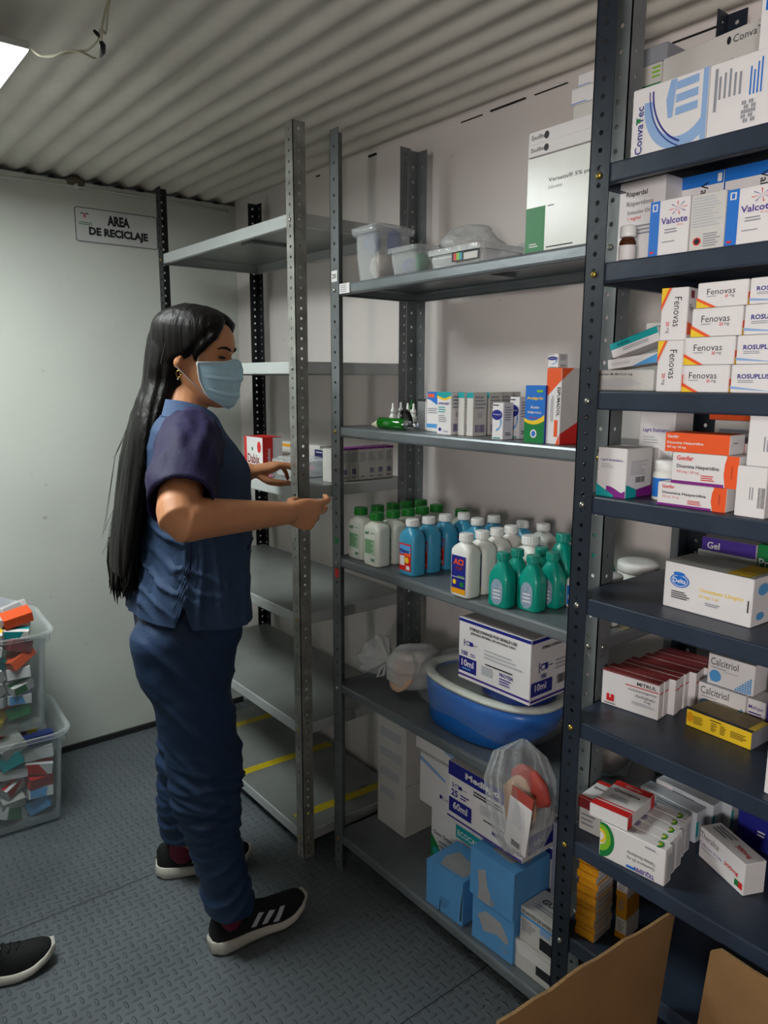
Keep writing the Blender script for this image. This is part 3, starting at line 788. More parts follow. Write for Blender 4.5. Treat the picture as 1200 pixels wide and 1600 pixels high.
c = Carton((cA.p0.x+.003, cA.p0.y-.002, zs), .1, .044, .07, .046, M_off); c.lines('F', .1, .2, .8, .8, 3, M_grey)
c.done('crumpled pale carton under the left quetiapine carton')
M_frost = mat('frosted_wrap', (196, 200, 206), .3, noise=.1)
for i, (dx, dy, w_, h_, lab) in enumerate(((0, 0, .12, .06, 'pale grey film wrapped carton behind the green ringed ones, front one'), (.035, .0, .12, .068, 'pale grey film wrapped carton, middle one of the wrapped row'), (.07, .0, .125, .075, 'pale grey film wrapped carton, rear one of the wrapped row'))):
    c = Carton((1.235+dx, .745+dy-.012*i, zs), -.05, w_, .032, h_, M_frost); c.lines('F', .3, .7, .9, .9, 2, M_grey); c.r('R', 0, .2, .25, .7, M_teal); c.r('F', .0, .75, .3, .98, M_white); c.done(lab)
c = Carton(onz(1093, 1336, zs), -.40, .0, .03, .045, M_white) if False else put(None, zs, 1090, 1160, 1290, .042, xy=(1091, 1336), rot=-.42)
c.t('F', 'Theralite', .02, .68, .2, M_ink, .0, 'h', .42); c.t('F', 'Carbonato de Litio', .02, .45, .1, M_violet, 0, 'h', .5); c.t('F', '300mg', .58, .42, .16, M_red, .02, 'h', .3); c.lines('F', .05, .3, .6, .4, 2, M_lgrey)
c.r('F', .82, .15, .98, .35, M_red); c.r('F', .82, .15, .9, .35, M_green); c.t('T', '300mg', .6, .3, .3, M_red, .01); c.lines('T', .1, .3, .5, .8, 3, M_grey)
c.done('long white lithium carton reading 300mg, standing slanted at the right')
c = put(1.3, zs, 1150, 1230, 1262, .05, M_dblue); c.lines('F', .4, .4, .6, .6, 2, M_white); c.done('dark blue carton in the dim rear right of the seventh shelf')

# ================= right rack, eighth shelf (z .407): stacks of thin amber cartons
zs = ZR[7]+E_
zz = zs
for i in range(11):
    c = Carton((1.082+.002*math.sin(i*2.1), .770+.0015*math.sin(i*3.3), zz), .10, .040, .062, .0148, M_amber)
    c.t('F', 'T-vit', .3, .3, .4, M_yellow); c.mb.mi(M_white)
    c.r('R', 0, 0, 1, 1, M_white); c.lines('R', .12, .2, .9, .8, 3, M_grey)
    c.r('F', .0, .0, 1, .04, M_gold)
    c.done('thin amber carton with white side, %s of eleven stacked' % ['lowest', 'second from below', 'third from below', 'fourth from below', 'fifth from below', 'sixth, the middle one', 'seventh from below', 'eighth from below', 'third from the top', 'second from the top', 'topmost'][i], group='thin amber cartons in a stack')
    zz += .0151
zz = zs
for i in range(3):
    c = Carton((1.135, .718+.001*i, zz), .10, .022, .05, .042, M_amber if i % 2 else M_white)
    if i % 2 == 0: c.r('F', 0, 0, 1, .3, M_amber)
    c.lines('F', .2, .35, .8, .9, 5, M_grey); c.done('narrow amber and white carton, %s of the short stack right of the amber stack' % ['lowest', 'middle', 'top'][i]); zz += .0425

# ================= middle rack, top shelf (z 1.695)
zs = ZM[0]+E_
c = put(1.18, zs, 820, 938, 250, .13, rot=.0)
M_gl = mat('glossy_white_card', (222, 224, 218), .25, noise=.05)
c.r('F', .005, .005, .995, .995, M_gl); c.r('F', 0, 0, .27, .48, M_green); c.t('F', 'Versatis® 5% parche', .3, .7, .055, M_ink, .01, 'h', .68); c.t('F', 'Lidocaína', .3, .64, .035, M_grey); c.lines('F', .3, .45, .42, .48, 1, M_grey); c.lines('F', .3, .02, .75, .05, 1, M_ink); c.lines('F', .06, .05, .2, .1, 2, M_white)
hq = c.h; c.done('large white Versatis carton with a green corner on the middle rack')
z1 = zs+hq+.001
for i, (xl, yt, lab) in enumerate(((825, 229, 'thin white dressing carton on the large Versatis carton, lower one'), (826, 209, 'thin white dressing carton on the large Versatis carton, upper one'))):
    c = put(1.175+.004*i, z1, xl, 938, yt, .12, rot=.0)
    c.t('F', 'Exufiber', .05, .35, .35, M_ink, .01); c.c('F', .27, .5, .035, .3, M_ink)
    c.done(lab); z1 += c.h+.001
for i, (xl, yt, mt, lab) in enumerate(((894, 166, M_off, 'small open edged carton, lowest of three on the dressing cartons'), (892, 141, M_white, 'small white carton, middle one of three on the dressing cartons'), (903, 118, M_white, 'small white carton, topmost of the pile on the middle rack'))):
    c = put(1.22, z1, xl, 945, yt, .06, mt); c.lines('F', .0, .0, .5, .12, 1, M_maroon if i == 0 else M_blue); c.done(lab); z1 += c.h+.0008

# clear plastic materials
def clear_plastic(name, tint=(.95, .96, .97), alpha=.18, rough=.12, milky=.0):
    m = bpy.data.materials.new(name); m.use_nodes = True; nt = m.node_tree; nt.nodes.clear(); L = nt.links.new
    out = nt.nodes.new('ShaderNodeOutputMaterial')
    tr = nt.nodes.new('ShaderNodeBsdfTransparent'); tr.inputs[0].default_value = (*tint, 1)
    pr = nt.nodes.new('ShaderNodeBsdfPrincipled'); pr.inputs['Base Color'].default_value = (.72, .74, .74, 1); pr.inputs['Roughness'].default_value = rough
    mx = nt.nodes.new('ShaderNodeMixShader')
    fr = nt.nodes.new('ShaderNodeLayerWeight'); fr.inputs[0].default_value = .35
    ma = nt.nodes.new('ShaderNodeMath'); ma.operation = 'MULTIPLY_ADD'; ma.inputs[1].default_value = .45 if alpha > .05 else .22; ma.inputs[2].default_value = alpha
    L(fr.outputs['Facing'], ma.inputs[0]); L(ma.outputs[0], mx.inputs[0]); L(tr.outputs[0], mx.inputs[1]); L(pr.outputs[0], mx.inputs[2]); L(mx.outputs[0], out.inputs[0])
    tc = nt.nodes.new('ShaderNodeTexCoord'); n = nt.nodes.new('ShaderNodeTexNoise'); n.inputs['Scale'].default_value = 22; n.inputs['Detail'].default_value = 3; n.inputs['Distortion'].default_value = 1.2
    bp = nt.nodes.new('ShaderNodeBump'); bp.inputs['Strength'].default_value = .5 if milky else .12; bp.inputs['Distance'].default_value = .02
    L(tc.outputs['Object'], n.inputs['Vector']); L(n.outputs['Fac'], bp.inputs['Height']); L(bp.outputs[0], pr.inputs['Normal'])
    MATS[name] = m
    return m
M_clear = clear_plastic('clear_plastic', alpha=.16)
M_bag = clear_plastic('thin_bag', alpha=.12, rough=.08, milky=1)
M_bagw = clear_plastic('whitish_bag', alpha=.42, rough=.22, milky=1)
M_film = clear_plastic('cling_film', alpha=.02, rough=.05, milky=1)

def tub(name, label, x0, x1, y0, y1, z0, h, lid=True, flare=.012, mt=None, cat='plastic tub', rim=.006, r=.02):
    """open thin walled box with rounded corners, built at its real thickness"""
    mt = mt or M_clear
    t = thing(name, label, cat, ((x0+x1)/2, (y0+y1)/2, z0))
    a, b_ = (x1-x0)/2, (y1-y0)/2
    def ring(e, z, n=5):
        pts = []
        A, B, R = a+e, b_+e, max(.002, r+e)
        for sx, sy, a0 in ((1, 1, 0), (-1, 1, 90), (-1, -1, 180), (1, -1, 270)):
            for k in range(n+1):
                g = radians(a0+90*k/n); pts.append((sx*(A-R)+R*cos(g), sy*(B-R)+R*sin(g), z))
        return pts
    mb = MB()
    rings = [ring(-flare-.012, .0), ring(-flare-.002, .003), ring(-flare*.5, h*.5), ring(-.003, h-.012), ring(rim, h-.012), ring(rim, h), ring(-.004, h), ring(-flare*.5-.0025, h*.5), ring(-flare-.0045, .005)]
    mb.loft(rings, mt, True, False)
    mb.build('body', t)
    if lid:
        mb = MB(); mb.loft([ring(rim+.001, h-.008), ring(rim+.003, h-.006), ring(rim+.003, h+.004), ring(-.004, h+.006), ring(-.012, h+.012), ring(-.02, h+.012)], mt, True, False); mb.build('lid', t)
    return t
def lump(mb, c, r, m, seed=0, sq=(1, 1, 1), n=14, amp=.18):
    """crumpled soft lump"""
    rnd = random.Random(seed); ph = [rnd.random()*6.28 for _ in range(6)]
    rings = []
    for i in range(1, n):
        th = pi*i/n; ring = []
        for k in range(20):
            a = 2*pi*k/20
            f = 1+amp*(sin(3*a+ph[0]+2*th)*.4+sin(5*a+ph[1]-3*th)*.35+sin(7*th+ph[2]+a)*.3+sin(9*a+ph[3])*.2)
            ring.append((c[0]+r*sq[0]*f*sin(th)*cos(a), c[1]+r*sq[1]*f*sin(th)*sin(a), c[2]-r*sq[2]*cos(th)))
        rings.append(ring)
    mb.loft(rings, m, True, True)

M_beige = mat('beige_pouch', (196, 160, 134), .6, noise=.15)
M_beige2 = mat('pale_pouch', (206, 190, 176), .6, noise=.15)
M_pad = mat('blue_pad', (58, 76, 150), .6, noise=.15)
tub('storage_tub', 'tall clear lidded plastic tub with blue and beige packets on the middle rack', 1.18, 1.30, 1.52, 1.625, zs, .125, flare=.01)
for k, (px_, py_, pz_, sx_, sy_, sz_, mt, lab) in enumerate(((1.24, 1.572, .006, .036, .034, .032, M_beige2, 'beige packet at the bottom of the tall clear tub'), (1.22, 1.59, .072, .02, .022, .026, M_pad, 'blue packet pressed to the left wall of the tall clear tub'), (1.26, 1.552, .070, .018, .022, .03, M_pad, 'blue packet on the right side in the tall clear tub'))):
    b = MB(); lump(b, (0, 0, sz_), 1, mt, k+3, (sx_, sy_, sz_), amp=.1); o = b.build('supply_packet'); o.location = (px_, py_, zs+pz_); tag(o, lab, 'packet')
tub('storage_tub', 'low clear plastic tub holding blue and green packets beside the tall one', 1.175, 1.30, 1.36, 1.475, zs, .062, lid=False, flare=.008)
for k, (px_, py_, sx_, sy_, sz_, mt, lab) in enumerate(((1.22, 1.437, .024, .022, .018, M_pad, 'blue packet in the low clear tub'), (1.215, 1.392, .018, .018, .022, mat('green_pack', (40, 130, 84), .5, noise=.2), 'green packet in the low clear tub'), (1.265, 1.41, .022, .035, .022, M_beige2, 'beige roll at the back of the low clear tub'))):
    b = MB(); lump(b, (0, 0, sz_), 1, mt, k+13, (sx_, sy_, sz_), amp=.12); o = b.build('supply_packet'); o.location = (px_, py_, zs+.006); tag(o, lab, 'packet')
b = MB(); lump(b, (0, 0, .07), 1, M_bagw, 21, (.065, .088, .062), 26, .26); lump(b, (0, -.01, .05), 1, M_beige2, 22, (.045, .08, .045), 14, .2)
o = b.build('plastic_bag'); o.location = (1.375, 1.40, zs); tag(o, 'crumpled whitish plastic bag full of packets behind the low clear tub', 'plastic bag')
tb = tub('storage_tub', 'milky plastic tub with a black and rainbow sticker under the bag', 1.18, 1.31, 1.16, 1.335, zs, .04, lid=False, flare=.004, mt=M_bagw)
b = MB(); yy = [t_x(Vector((1.177, 0, zs+.02)), Vector((0, 1, 0)), v) for v in (705, 748)]
b.add([(1.1785, yy[0], zs+.008), (1.1785, yy[1], zs+.008), (1.1785, yy[1], zs+.03), (1.1785, yy[0], zs+.03)], [(0, 3, 2, 1)], M_ink)
yl = yy[0]-yy[1]
for k, mm_ in enumerate((M_red, M_lime, M_teal)): b.add([(1.178, yy[0]-.08*yl-k*.1*yl, zs+.011), (1.178, yy[0]-.08*yl-(k+1)*.1*yl, zs+.011), (1.178, yy[0]-.08*yl-(k+1)*.1*yl, zs+.026), (1.178, yy[0]-.08*yl-k*.1*yl, zs+.026)], [(0, 3, 2, 1)], mm_)
b.add([(1.178, yy[0]-.45*yl, zs+.01), (1.178, yy[1]+.05*yl, zs+.01), (1.178, yy[1]+.05*yl, zs+.024), (1.178, yy[0]-.45*yl, zs+.024)], [(0, 3, 2, 1)], M_off)
sx_ = b.build('sticker'); sx_.parent = tb; sx_.matrix_parent_inverse = Matrix.Translation((-tb.location[0], -tb.location[1], -tb.location[2])); tag(sx_, 'black sticker with a rainbow mark')
b = MB(); lump(b, (0, 0, .036), 1, M_bagw, 31, (.05, .095, .034), 22, .3); lump(b, (0, 0, .03), 1, M_beige2, 32, (.035, .09, .027), 14, .15)
o = b.build('plastic_bag'); o.location = (1.38, 1.155, zs); tag(o, 'flatter crumpled bag trailing behind the sticker tub towards the Versatis carton', 'plastic bag')
b = MB()
for z0_, z1_, mm_ in ((.905, .93, M_red), (1.0, 1.02, M_green)):
    b.add([(MX0-.0008, MY1-.012, z0_), (MX0-.0008, MY1-.030, z0_), (MX0-.0008, MY1-.030, z1_), (MX0-.0008, MY1-.012, z1_)], [(0, 1, 2, 3)], mm_)
o = b.build('sticker', mr); tag(o, 'red and green scraps of tape on the post')
# labels on the rack: 20 on the post, price strip on the lip
b = MB(); zc_ = onx(521, 432, MX0).z
yb = MY1-.019
b.add([(MX0-.0008, yb+.013, zc_-.014), (MX0-.0008, yb-.013, zc_-.014), (MX0-.0008, yb-.013, zc_+.014), (MX0-.0008, yb+.013, zc_+.014)], [(0, 1, 2, 3)], M_white)
b.text('20', (MX0-.0011, yb+.010, zc_-.006), (0, -1, 0), (0, 0, 1), .012, M_ink, .02, .019)
o = b.build('number_label', mr); tag(o, 'white label reading 20')
b = MB(); b.add([(MX0+.0005, 1.655, ZM[0]-.026), (MX0+.0005, 1.61, ZM[0]-.026), (MX0+.0005, 1.61, ZM[0]-.001), (MX0+.0005, 1.655, ZM[0]-.001)], [(0, 1, 2, 3)], M_white)
for k in range(4): b.add([(MX0+.0002, 1.65, ZM[0]-.022+k*.005), (MX0+.0002, 1.625, ZM[0]-.022+k*.005), (MX0+.0002, 1.625, ZM[0]-.020+k*.005), (MX0+.0002, 1.65, ZM[0]-.020+k*.005)], [(0, 1, 2, 3)], M_grey)
o = b.build('shelf_label', mr); tag(o, 'small white price label on the shelf lip')

# ================= middle rack, second shelf (z 1.325)
zs = ZM[1]+E_
def dropper(px_, X, lab, capm, scale=1.0):
    t = thing('dropper_bottle', lab, 'bottle', (X, t_x(Vector((X, 0, zs)), Vector((0, 1, 0)), px_), zs))
    b = MB(); b.lathe([(.008*scale, 0), (.009*scale, .001), (.009*scale, .03*scale), (.006*scale, .034*scale), (.006*scale, .037*scale)], M_plw, n=16); b.build('body', t)
    b = MB(); b.lathe([(.0065*scale, .0375*scale), (.0065*scale, .045*scale), (.0035*scale, .05*scale), (.0028*scale, .062*scale), (.001, .064*scale)], capm, n=16); b.build('cap', t)
for px_, X, lab in ((614, 1.26, 'small white dropper bottle, leftmost in the group behind the green bottle'), (626, 1.33, 'small white dropper bottle, second from the left behind the green bottle'), (637, 1.30, 'small white dropper bottle, third from the left behind the green bottle'), (646, 1.28, 'small white dropper bottle beside the silver box')):
    dropper(px_, X, lab, M_cap)
dropper(643, 1.40, 'tiny bottle with a green cap at the back by the rear post', mat('cap_green', (20, 120, 36), .35, noise=.1), 1.1)
M_gglass = mat('green_glass', (20, 104, 20), .08, spec=.8)
M_chrome = mat('chrome', (190, 192, 196), .15, 1.0)
M_cream = mat('cream_plastic', (214, 206, 180), .5)
M_blk = mat('black_plastic', (18, 18, 20), .3)
yA = t_x(Vector((1.2, 0, zs+.015)), Vector((0, 1, 0)), 594); yB = t_x(Vector((1.2, 0, zs+.015)), Vector((0, 1, 0)), 634)
t = thing('inhaler_bottle', 'shiny green bottle lying on its side with a cream nozzle and a chrome end', 'bottle', (1.2, (yA+yB)/2, zs))
L2 = (yA-yB)/2
b = MB(); b.M = Matrix.Translation((0, 0, .0145)) @ Matrix.Rotation(pi/2, 4, 'X'); b.lathe([(.011, -L2), (.0145, -L2+.003), (.0145, L2-.003), (.011, L2)], M_gglass, n=24); b.build('body', t)
b = MB(); b.M = Matrix.Translation((0, -L2, .0145)) @ Matrix.Rotation(pi/2, 4, 'X'); b.lathe([(.012, 0), (.012, .012), (.009, .014)], M_chrome, n=6, smooth=False); b.lathe([(.006, .014), (.006, .034), (.009, .036), (.009, .042), (.004, .044)], M_chrome, n=16); b.build('metal_fitting', t)
b = MB(); b.loft([[(.008*cos(a)*s_, L2+d, .0125-d*.12+.009*sin(a)*s_) for a in [2*pi*k/10 for k in range(10)]] for d, s_ in ((-.002, 1.1), (.01, 1.2), (.02, .7), (.032, .35))], M_cream); b.build('nozzle', t)
t = thing('round_cap', 'black round lid leaning behind the green bottle', 'lid', (1.235, t_x(Vector((1.235, 0, zs)), Vector((0, 1, 0)), 634), zs))
b = MB(); b.M = Matrix.Translation((0, 0, .027)) @ Matrix.Rotation(radians(-70), 4, 'Z') @ Matrix.Rotation(pi/2*.8, 4, 'Y'); b.lathe([(.022, -.005), (.024, -.003), (.024, .006), (.019, .007), (.017, .002), (.01, .002)], M_blk, n=24); b.build('lid_body', t)
c = put(1.25, zs, 652, 665, 623, .03, mat('silver_card', (150, 152, 152), .3, .6)); c.r('F', 0, .92, 1, 1, M_ink); c.done('slim silver box with a black top standing by the rear post')
c = put(1.23, zs, 666, 690, 612, .04)
c.band('F', lambda u: .72+.1*cos(u*3), lambda u: 1, M_blue, 8, .05, 1); c.r('F', .1, .86, .5, .95, M_orange); c.r('F', 0, .1, 1, .2, M_sky); c.lines('F', .1, .45, .9, .6, 3, M_grey)
c.done('white and blue carton half hidden left of the Apronet carton')
def apronet(X, xl, xr, lab, front):
    c = put(X, zs, xl, xr, 612 if front else 0, .044, h=None if front else .078)
    c.band('F', lambda u: .88+.03*cos(u*6), lambda u: 1, M_teal, 8); c.band('F', lambda u: .83+.03*cos(u*6), lambda u: .88+.03*cos(u*6), M_yellow, 8)
    c.t('F', 'APRONET', .1, .7, .055, M_violet, .02, 'h', .8); c.lines('F', .12, .5, .7, .66, 3, M_teal); c.lines('F', .15, .28, .8, .46, 4, M_grey); c.c('F', .25, .12, .1, .04, M_dblue); c.t('F', 'Genet', .5, .06, .05, M_dblue)
    c.lines('R', .1, .6, .9, .92, 4, M_grey); c.c('R', .5, .48, .2, .07, M_lgrey); c.bars('R', .15, .08, .85, .26, 12, M_violet); return c.done(lab, group='Apronet cartons standing in a row')
ap0 = apronet(1.185, 682, 704, 'front Apronet carton with teal and yellow band, left one of the row', True); ap_h = max(v.co.z for v in ap0.data.vertices)-.0005
for k, (X, xl, xr) in enumerate(((1.245, 717, 729), (1.285, 740, 752), (1.32, 764, 775))):
    pass
y_prev = t_x(Vector((1.23, 0, zs)), Vector((0, 1, 0)), 704)
for k, (X, xc, lab) in enumerate(((1.20, 746, 'second Apronet carton in the row, showing its side with barcode'), (1.20, 760, 'third Apronet carton in the row, showing its side'), (1.255, 784, 'fourth Apronet carton, farther right behind the navy and white box'), (1.3, 800, 'fifth Apronet carton, in the rear at the right'), (1.34, 812, 'sixth Apronet carton, the rearmost one'))):
    # right edge of side face column xc at depth X+.044
    b0 = Vector((X+.044, 0, zs)); yR = t_x(b0, Vector((0, 1, 0)), xc)
    c = Carton((X, yR+.021, zs), 0, .0205, .044, ap_h, M_off)
    c.r('F', 0, .87, 1, 1, M_teal); c.lines('R', .1, .6, .9, .92, 4, M_grey); c.c('R', .5, .48, .2, .07, M_lgrey); c.bars('R', .15, .08, .85, .26, 12, M_violet); c.done(lab, group='Apronet cartons standing in a row')
def navybox(X, xl, xr, yt, lab, z0=None, dp=.032):
    c = put(X, z0 or zs, xl, xr, yt, dp)
    c.c('F', .45, .67, .48, .14, M_dblue, 24); c.t('F', 'Keppra', .12, .66, .04, M_white, .02, 'h', .7); ring_seg(c, 'F', .45, .5, .2, .24, -1.6, .4, M_sky, 10, 1.8); ring_seg(c, 'F', .4, .46, .2, .23, -1.6, .4, M_sky, 10, 1.8)
    c.r('F', .1, .92, .6, .95, M_ink); c.r('F', .15, .03, .8, .06, M_teal); c.lines('R', .15, .5, .85, .9, 6, M_grey); c.lines('R', .2, .1, .8, .2, 2, M_ink); return c.done(lab)
navybox(1.18, 768, 785, 629, 'small white carton with a navy oval, standing in front of the Apronet row')
navybox(1.225, 795, 810, 620, 'small white carton with a navy oval, second one right behind the first')
c = put(1.18, zs, 818, 849, 602, .03, M_blue)
c.band('F', lambda u: 0, lambda u: .36+.1*(u-.3)**2, M_green, 8); c.band('F', lambda u: .32+.25*(u-.45)**2, lambda u: .37+.3*(u-.45)**2+.04*u, M_yellow, 10)
c.t('F', 'Avalpric', .1, .74, .065, M_yellow, .03, 'h', .82); c.t('F', 'Ácido', .3, .6, .055, M_white, .02, 'h', .45); c.t('F', 'Valproico', .15, .5, .055, M_white, .02, 'h', .7); c.t('F', '250 mg/5 ml', .25, .42, .035, M_red, .01, 'h', .5); c.r('F', .6, .88, .9, .92, M_lime)
c.c('F', .5, .16, .16, .075, M_white); c.c('F', .5, .16, .1, .05, M_blue); c.r('R', 0, 0, 1, 1, M_dblue); c.done('blue, yellow and green Avalpric carton on the second shelf of the middle rack')
c = put(1.185, zs, 851, 873, 575, .095, M_white, rot=-.06)
hq = c.h
c.p('F', [(0, .62), (0, 1), (1, 1), (1, .84)], M_orange); c.p('F', [(.75, 0), (1, 0), (1, .14)], M_orange); c.t('F', 'ESPUMADOL', .75, .75, .22, M_ink, .02, 'd', .38); c.r('F', .62, .1, .85, .32, M_orange); c.lines('F', .3, .3, .55, .65, 3, M_lgrey, True)
c.r('R', 0, 0, 1, 1, M_off); c.p('R', [(0, .84), (.36, 1), (0, 1)], M_orange); c.p('R', [(0, .14), (0, 0), (.98, 0), (.98, .42)], M_red); c.lines('R', .6, .5, .85, .84, 4, M_grey, True)
pb = c.p0.copy(); c.done('tall white carton with orange red diagonal corners beside the navy post')
navybox(1.2, 856, 872, 553, 'small white navy oval carton on top of the tall orange cornered one', zs+hq+.001, .03)

# ================= middle rack, third shelf: bottles (z .963)
zs = ZM[2]+E_
def bottle(kind, X, Y, rz, lab, group, S=1.0):
    K = {'green': dict(w=.034, d=.0235, hb=.105, sh=.118, nk=.013, col=mat('bottle_cream_white', (226, 228, 216), .3, noise=.04), cap=mat('cap_green', (20, 120, 36), .35, noise=.1), cr=.0185, ch=.024),
         'blue': dict(w=.031, d=.0225, hb=.100, sh=.121, nk=.0135, col=mat('bottle_sky_blue', (62, 150, 186), .3, noise=.06), cap=M_cap, cr=.0165, ch=.021),
         'white': dict(w=.031, d=.0225, hb=.108, sh=.124, nk=.0135, col=M_plw, cap=M_cap, cr=.0165, ch=.021),
         'teal': dict(w=.027, d=.020, hb=.068, sh=.1, nk=.0115, col=mat('bottle_teal', (8, 148, 130), .28, noise=.06), cap=mat('cap_teal', (12, 138, 122), .35), cr=.0145, ch=.02),
         'tealbig': dict(w=.036, d=.026, hb=.075, sh=.125, nk=.013, col=mat('bottle_teal', (8, 148, 130), .28, noise=.06), cap=mat('cap_teal', (12, 138, 122), .35), cr=.0165, ch=.022),
         'wide': dict(w=.034, d=.026, hb=.10, sh=.115, nk=.017, col=M_plw, cap=M_cap, cr=.021, ch=.022),
         'small': dict(w=.026, d=.018, hb=.062, sh=.075, nk=.012, col=M_plw, cap=M_cap, cr=.014, ch=.018)}[kind]
    t = thing('plastic_bottle', lab, 'bottle', (X, Y, zs), rz, group)
    w_, d_ = K['d']*S, K['w']*S       # local x towards the shelf depth, local y along the shelf
    b = MB(); rings = []
    def sup(a_, b_, z, pw, n=28):
        o_ = []
        for i in range(n):
            g = 2*pi*i/n; ca, sa = cos(g), sin(g); k = 1/((abs(ca)**pw+abs(sa)**pw)**(1/pw)); o_.append((a_*ca*k, b_*sa*k, z))
        return o_
    hb, sh, nk = K['hb']*S, K['sh']*S, K['nk']*S
    rings += [sup(w_*.86, d_*.86, 0, 5), sup(w_*.97, d_*.97, .002, 5), sup(w_, d_, .006, 5.5), sup(w_, d_, hb-.006, 5.5), sup(w_*.97, d_*.97, hb, 5)]
    if kind.startswith('teal'):
        rings += [sup(w_*.93, d_*.86, hb+(sh-hb)*.3, 4), sup(w_*.8, d_*.64, hb+(sh-hb)*.65, 3), sup(w_*.66, d_*.48, hb+(sh-hb)*.9, 2.3)]
    else:
        rings += [sup(w_*.85, d_*.83, hb+(sh-hb)*.45, 3.6), sup(w_*.7, d_*.55, hb+(sh-hb)*.85, 2.6)]
    rings += [sup(nk, nk, sh, 2), sup(nk, nk, sh+.008, 2)]
    b.loft(rings, K['col'], True, True); b.build('body', t)
    b = MB(); cr, ch = K['cr']*S, K['ch']*S
    N_ = 40; rr = []
    for z, f in ((sh+.004, 1), (sh+.005, 1.02), (sh+ch-.002, 1), (sh+ch, .92), (sh+ch+.0005, .5)):
        rr.append([(cr*f*(1-(.03 if i % 2 and f >= 1 else 0))*cos(2*pi*i/N_), cr*f*(1-(.03 if i % 2 and f >= 1 else 0))*sin(2*pi*i/N_), z) for i in range(N_)])
    b.loft(rr, K['cap'], True, False); b.build('cap', t)
    b = MB(); fx = -w_-.0004
    def q(y0, y1, z0, z1, m, e=0.0): b.add([(fx-e, y0, z0), (fx-e, y1, z0), (fx-e, y1, z1), (fx-e, y0, z1)], [(0, 1, 2, 3)], m)
    a_ = d_*.72
    if kind == 'green':
        pg = mat('label_pale_green', (170, 204, 168), .5)
        q(a_, -a_, .01, hb-.008, mat('label_white', (222, 226, 216), .45)); q(a_*.9, -a_*.85, .032, hb-.032, pg, .0002)
        for k in range(8): q(a_*.8, -a_*(.2+.5*((k*37) % 10)/10), .036+k*.0045, .038+k*.0045, M_green, .0004)
        b.text('alaf', (fx-.0006, a_*.8, hb-.02), (0, -1, 0), (0, 0, 1), .009, M_green, .03); q(-a_*.1, -a_*.8, hb-.016, hb-.0145, M_green, .0004)
        for k in range(4): q(-a_*.2-k*.004, -a_*.2-k*.004-.003, .014, .022, M_green, .0004)
    elif kind == 'blue':
        q(a_, -a_, .012, hb-.018, M_red); q(a_*.9, -a_*.9, hb-.045, hb-.022, M_sky, .0002); b.text('Klipax', (fx-.0006, a_*.95, hb-.044), (0, -1, 0), (0, 0, 1), .012, M_dblue, .04, a_*1.7)
        q(a_*.9, a_*.1, hb-.075, hb-.05, M_white, .0002); b.poly([(fx-.0006, -a_*.3+.008*cos(g), .04+.008*sin(g)) for g in [2*pi*k/12 for k in range(12)][::-1]], M_yellow); q(-a_*.2, -a_*.8, .016, .026, M_white, .0004); q(a_*.2, -a_*.9, .05, .058, M_orange, .0004)
    elif kind == 'white':
        q(a_, -a_, .008, hb-.012, M_dblue); q(a_, -a_, .008, .02, M_amber, .0002); b.text('ACI', (fx-.0006, a_*.7, hb-.033), (0, -1, 0), (0, 0, 1), .014, M_orange, .04, a_*1.4); b.text('TIP', (fx-.0006, a_*.5, hb-.046), (0, -1, 0), (0, 0, 1), .009, M_maroon, .03, a_*1.1)
        b.text('acción', (fx-.0006, a_*.1, hb-.062), (0, -1, 0), (0, 0, 1), .006, M_lime, .02, a_*.95); b.poly([(fx-.0006, a_*.55+.006*cos(g), .034+.006*sin(g)) for g in [2*pi*k/12 for k in range(12)][::-1]], M_yellow); q(-a_*.2, -a_*.8, .026, .036, M_green, .0004)
        q(a_*.9, -a_*.9, .0455, .0465, M_white, .0004)
    elif kind.startswith('teal'):
        lm = mat('label_lilac_grey', (150, 170, 190), .4, noise=.3, nscale=200)
        pts = []
        for k in range(24):
            g = 2*pi*k/24; ca, sa = cos(g), sin(g); kk = 1/((abs(ca)**4+abs(sa)**2.6)**(1/3.2)); pts.append((fx-.0003, -d_*.62*ca*kk*.9, hb*.52+hb*.42*sa*min(kk, 1.05)))
        b.poly(pts, lm)
        for k in range(3): q(d_*.35, -d_*.35, hb*.3+k*.008, hb*.3+k*.008+.003, M_white, .0005)
    elif kind == 'wide':
        q(a_, -a_, .02, hb-.01, mat('label_white', (222, 226, 216), .45)); b.text('alaj', (fx-.0006, a_*.8, hb-.028), (0, -1, 0), (0, 0, 1), .012, M_red, .03, a_*1.3); q(a_*.8, -a_*.8, .03, hb-.035, M_dblue, .0002)
    else:
        q(a_, -a_, .008, hb-.012, M_blue); q(a_*.8, -a_*.8, .02, .03, M_white, .0002)
    b.build('label', t)
    return t
def along(Y, px_, z): return t_x(Vector((0, Y, z)), Vector((1, 0, 0)), px_)
posn = ['first', 'second', 'third', 'fourth', 'fifth', 'sixth']
for i, px_ in enumerate([564, 590, 614, 635, 657.5]):
    bottle('green', along(1.625, px_, 1.10), 1.625, 0, 'white bottle with green cap, left row, %s from the shelf edge' % posn[i], 'white bottles with green caps')
for i, px_ in enumerate([589, 614.5, 638, 660, 682]):
    bottle('green', along(1.535, px_, 1.10), 1.535, 0, 'white bottle with green cap, second row, %s from the shelf edge' % posn[i], 'white bottles with green caps')
b_ = bottle('green', 1.425, 1.455, 0, 'white bottle with green cap, the one standing farthest right by the wall', 'white bottles with green caps', .97)
for i, px_ in enumerate([642.5, 668, 694, 718]):
    bottle('blue', along(1.405, px_, 1.10)+.004, 1.405-.012*(i == 3), 0, 'sky blue bottle with white cap, %s from the shelf edge in its row' % posn[i], 'sky blue bottles with white caps')
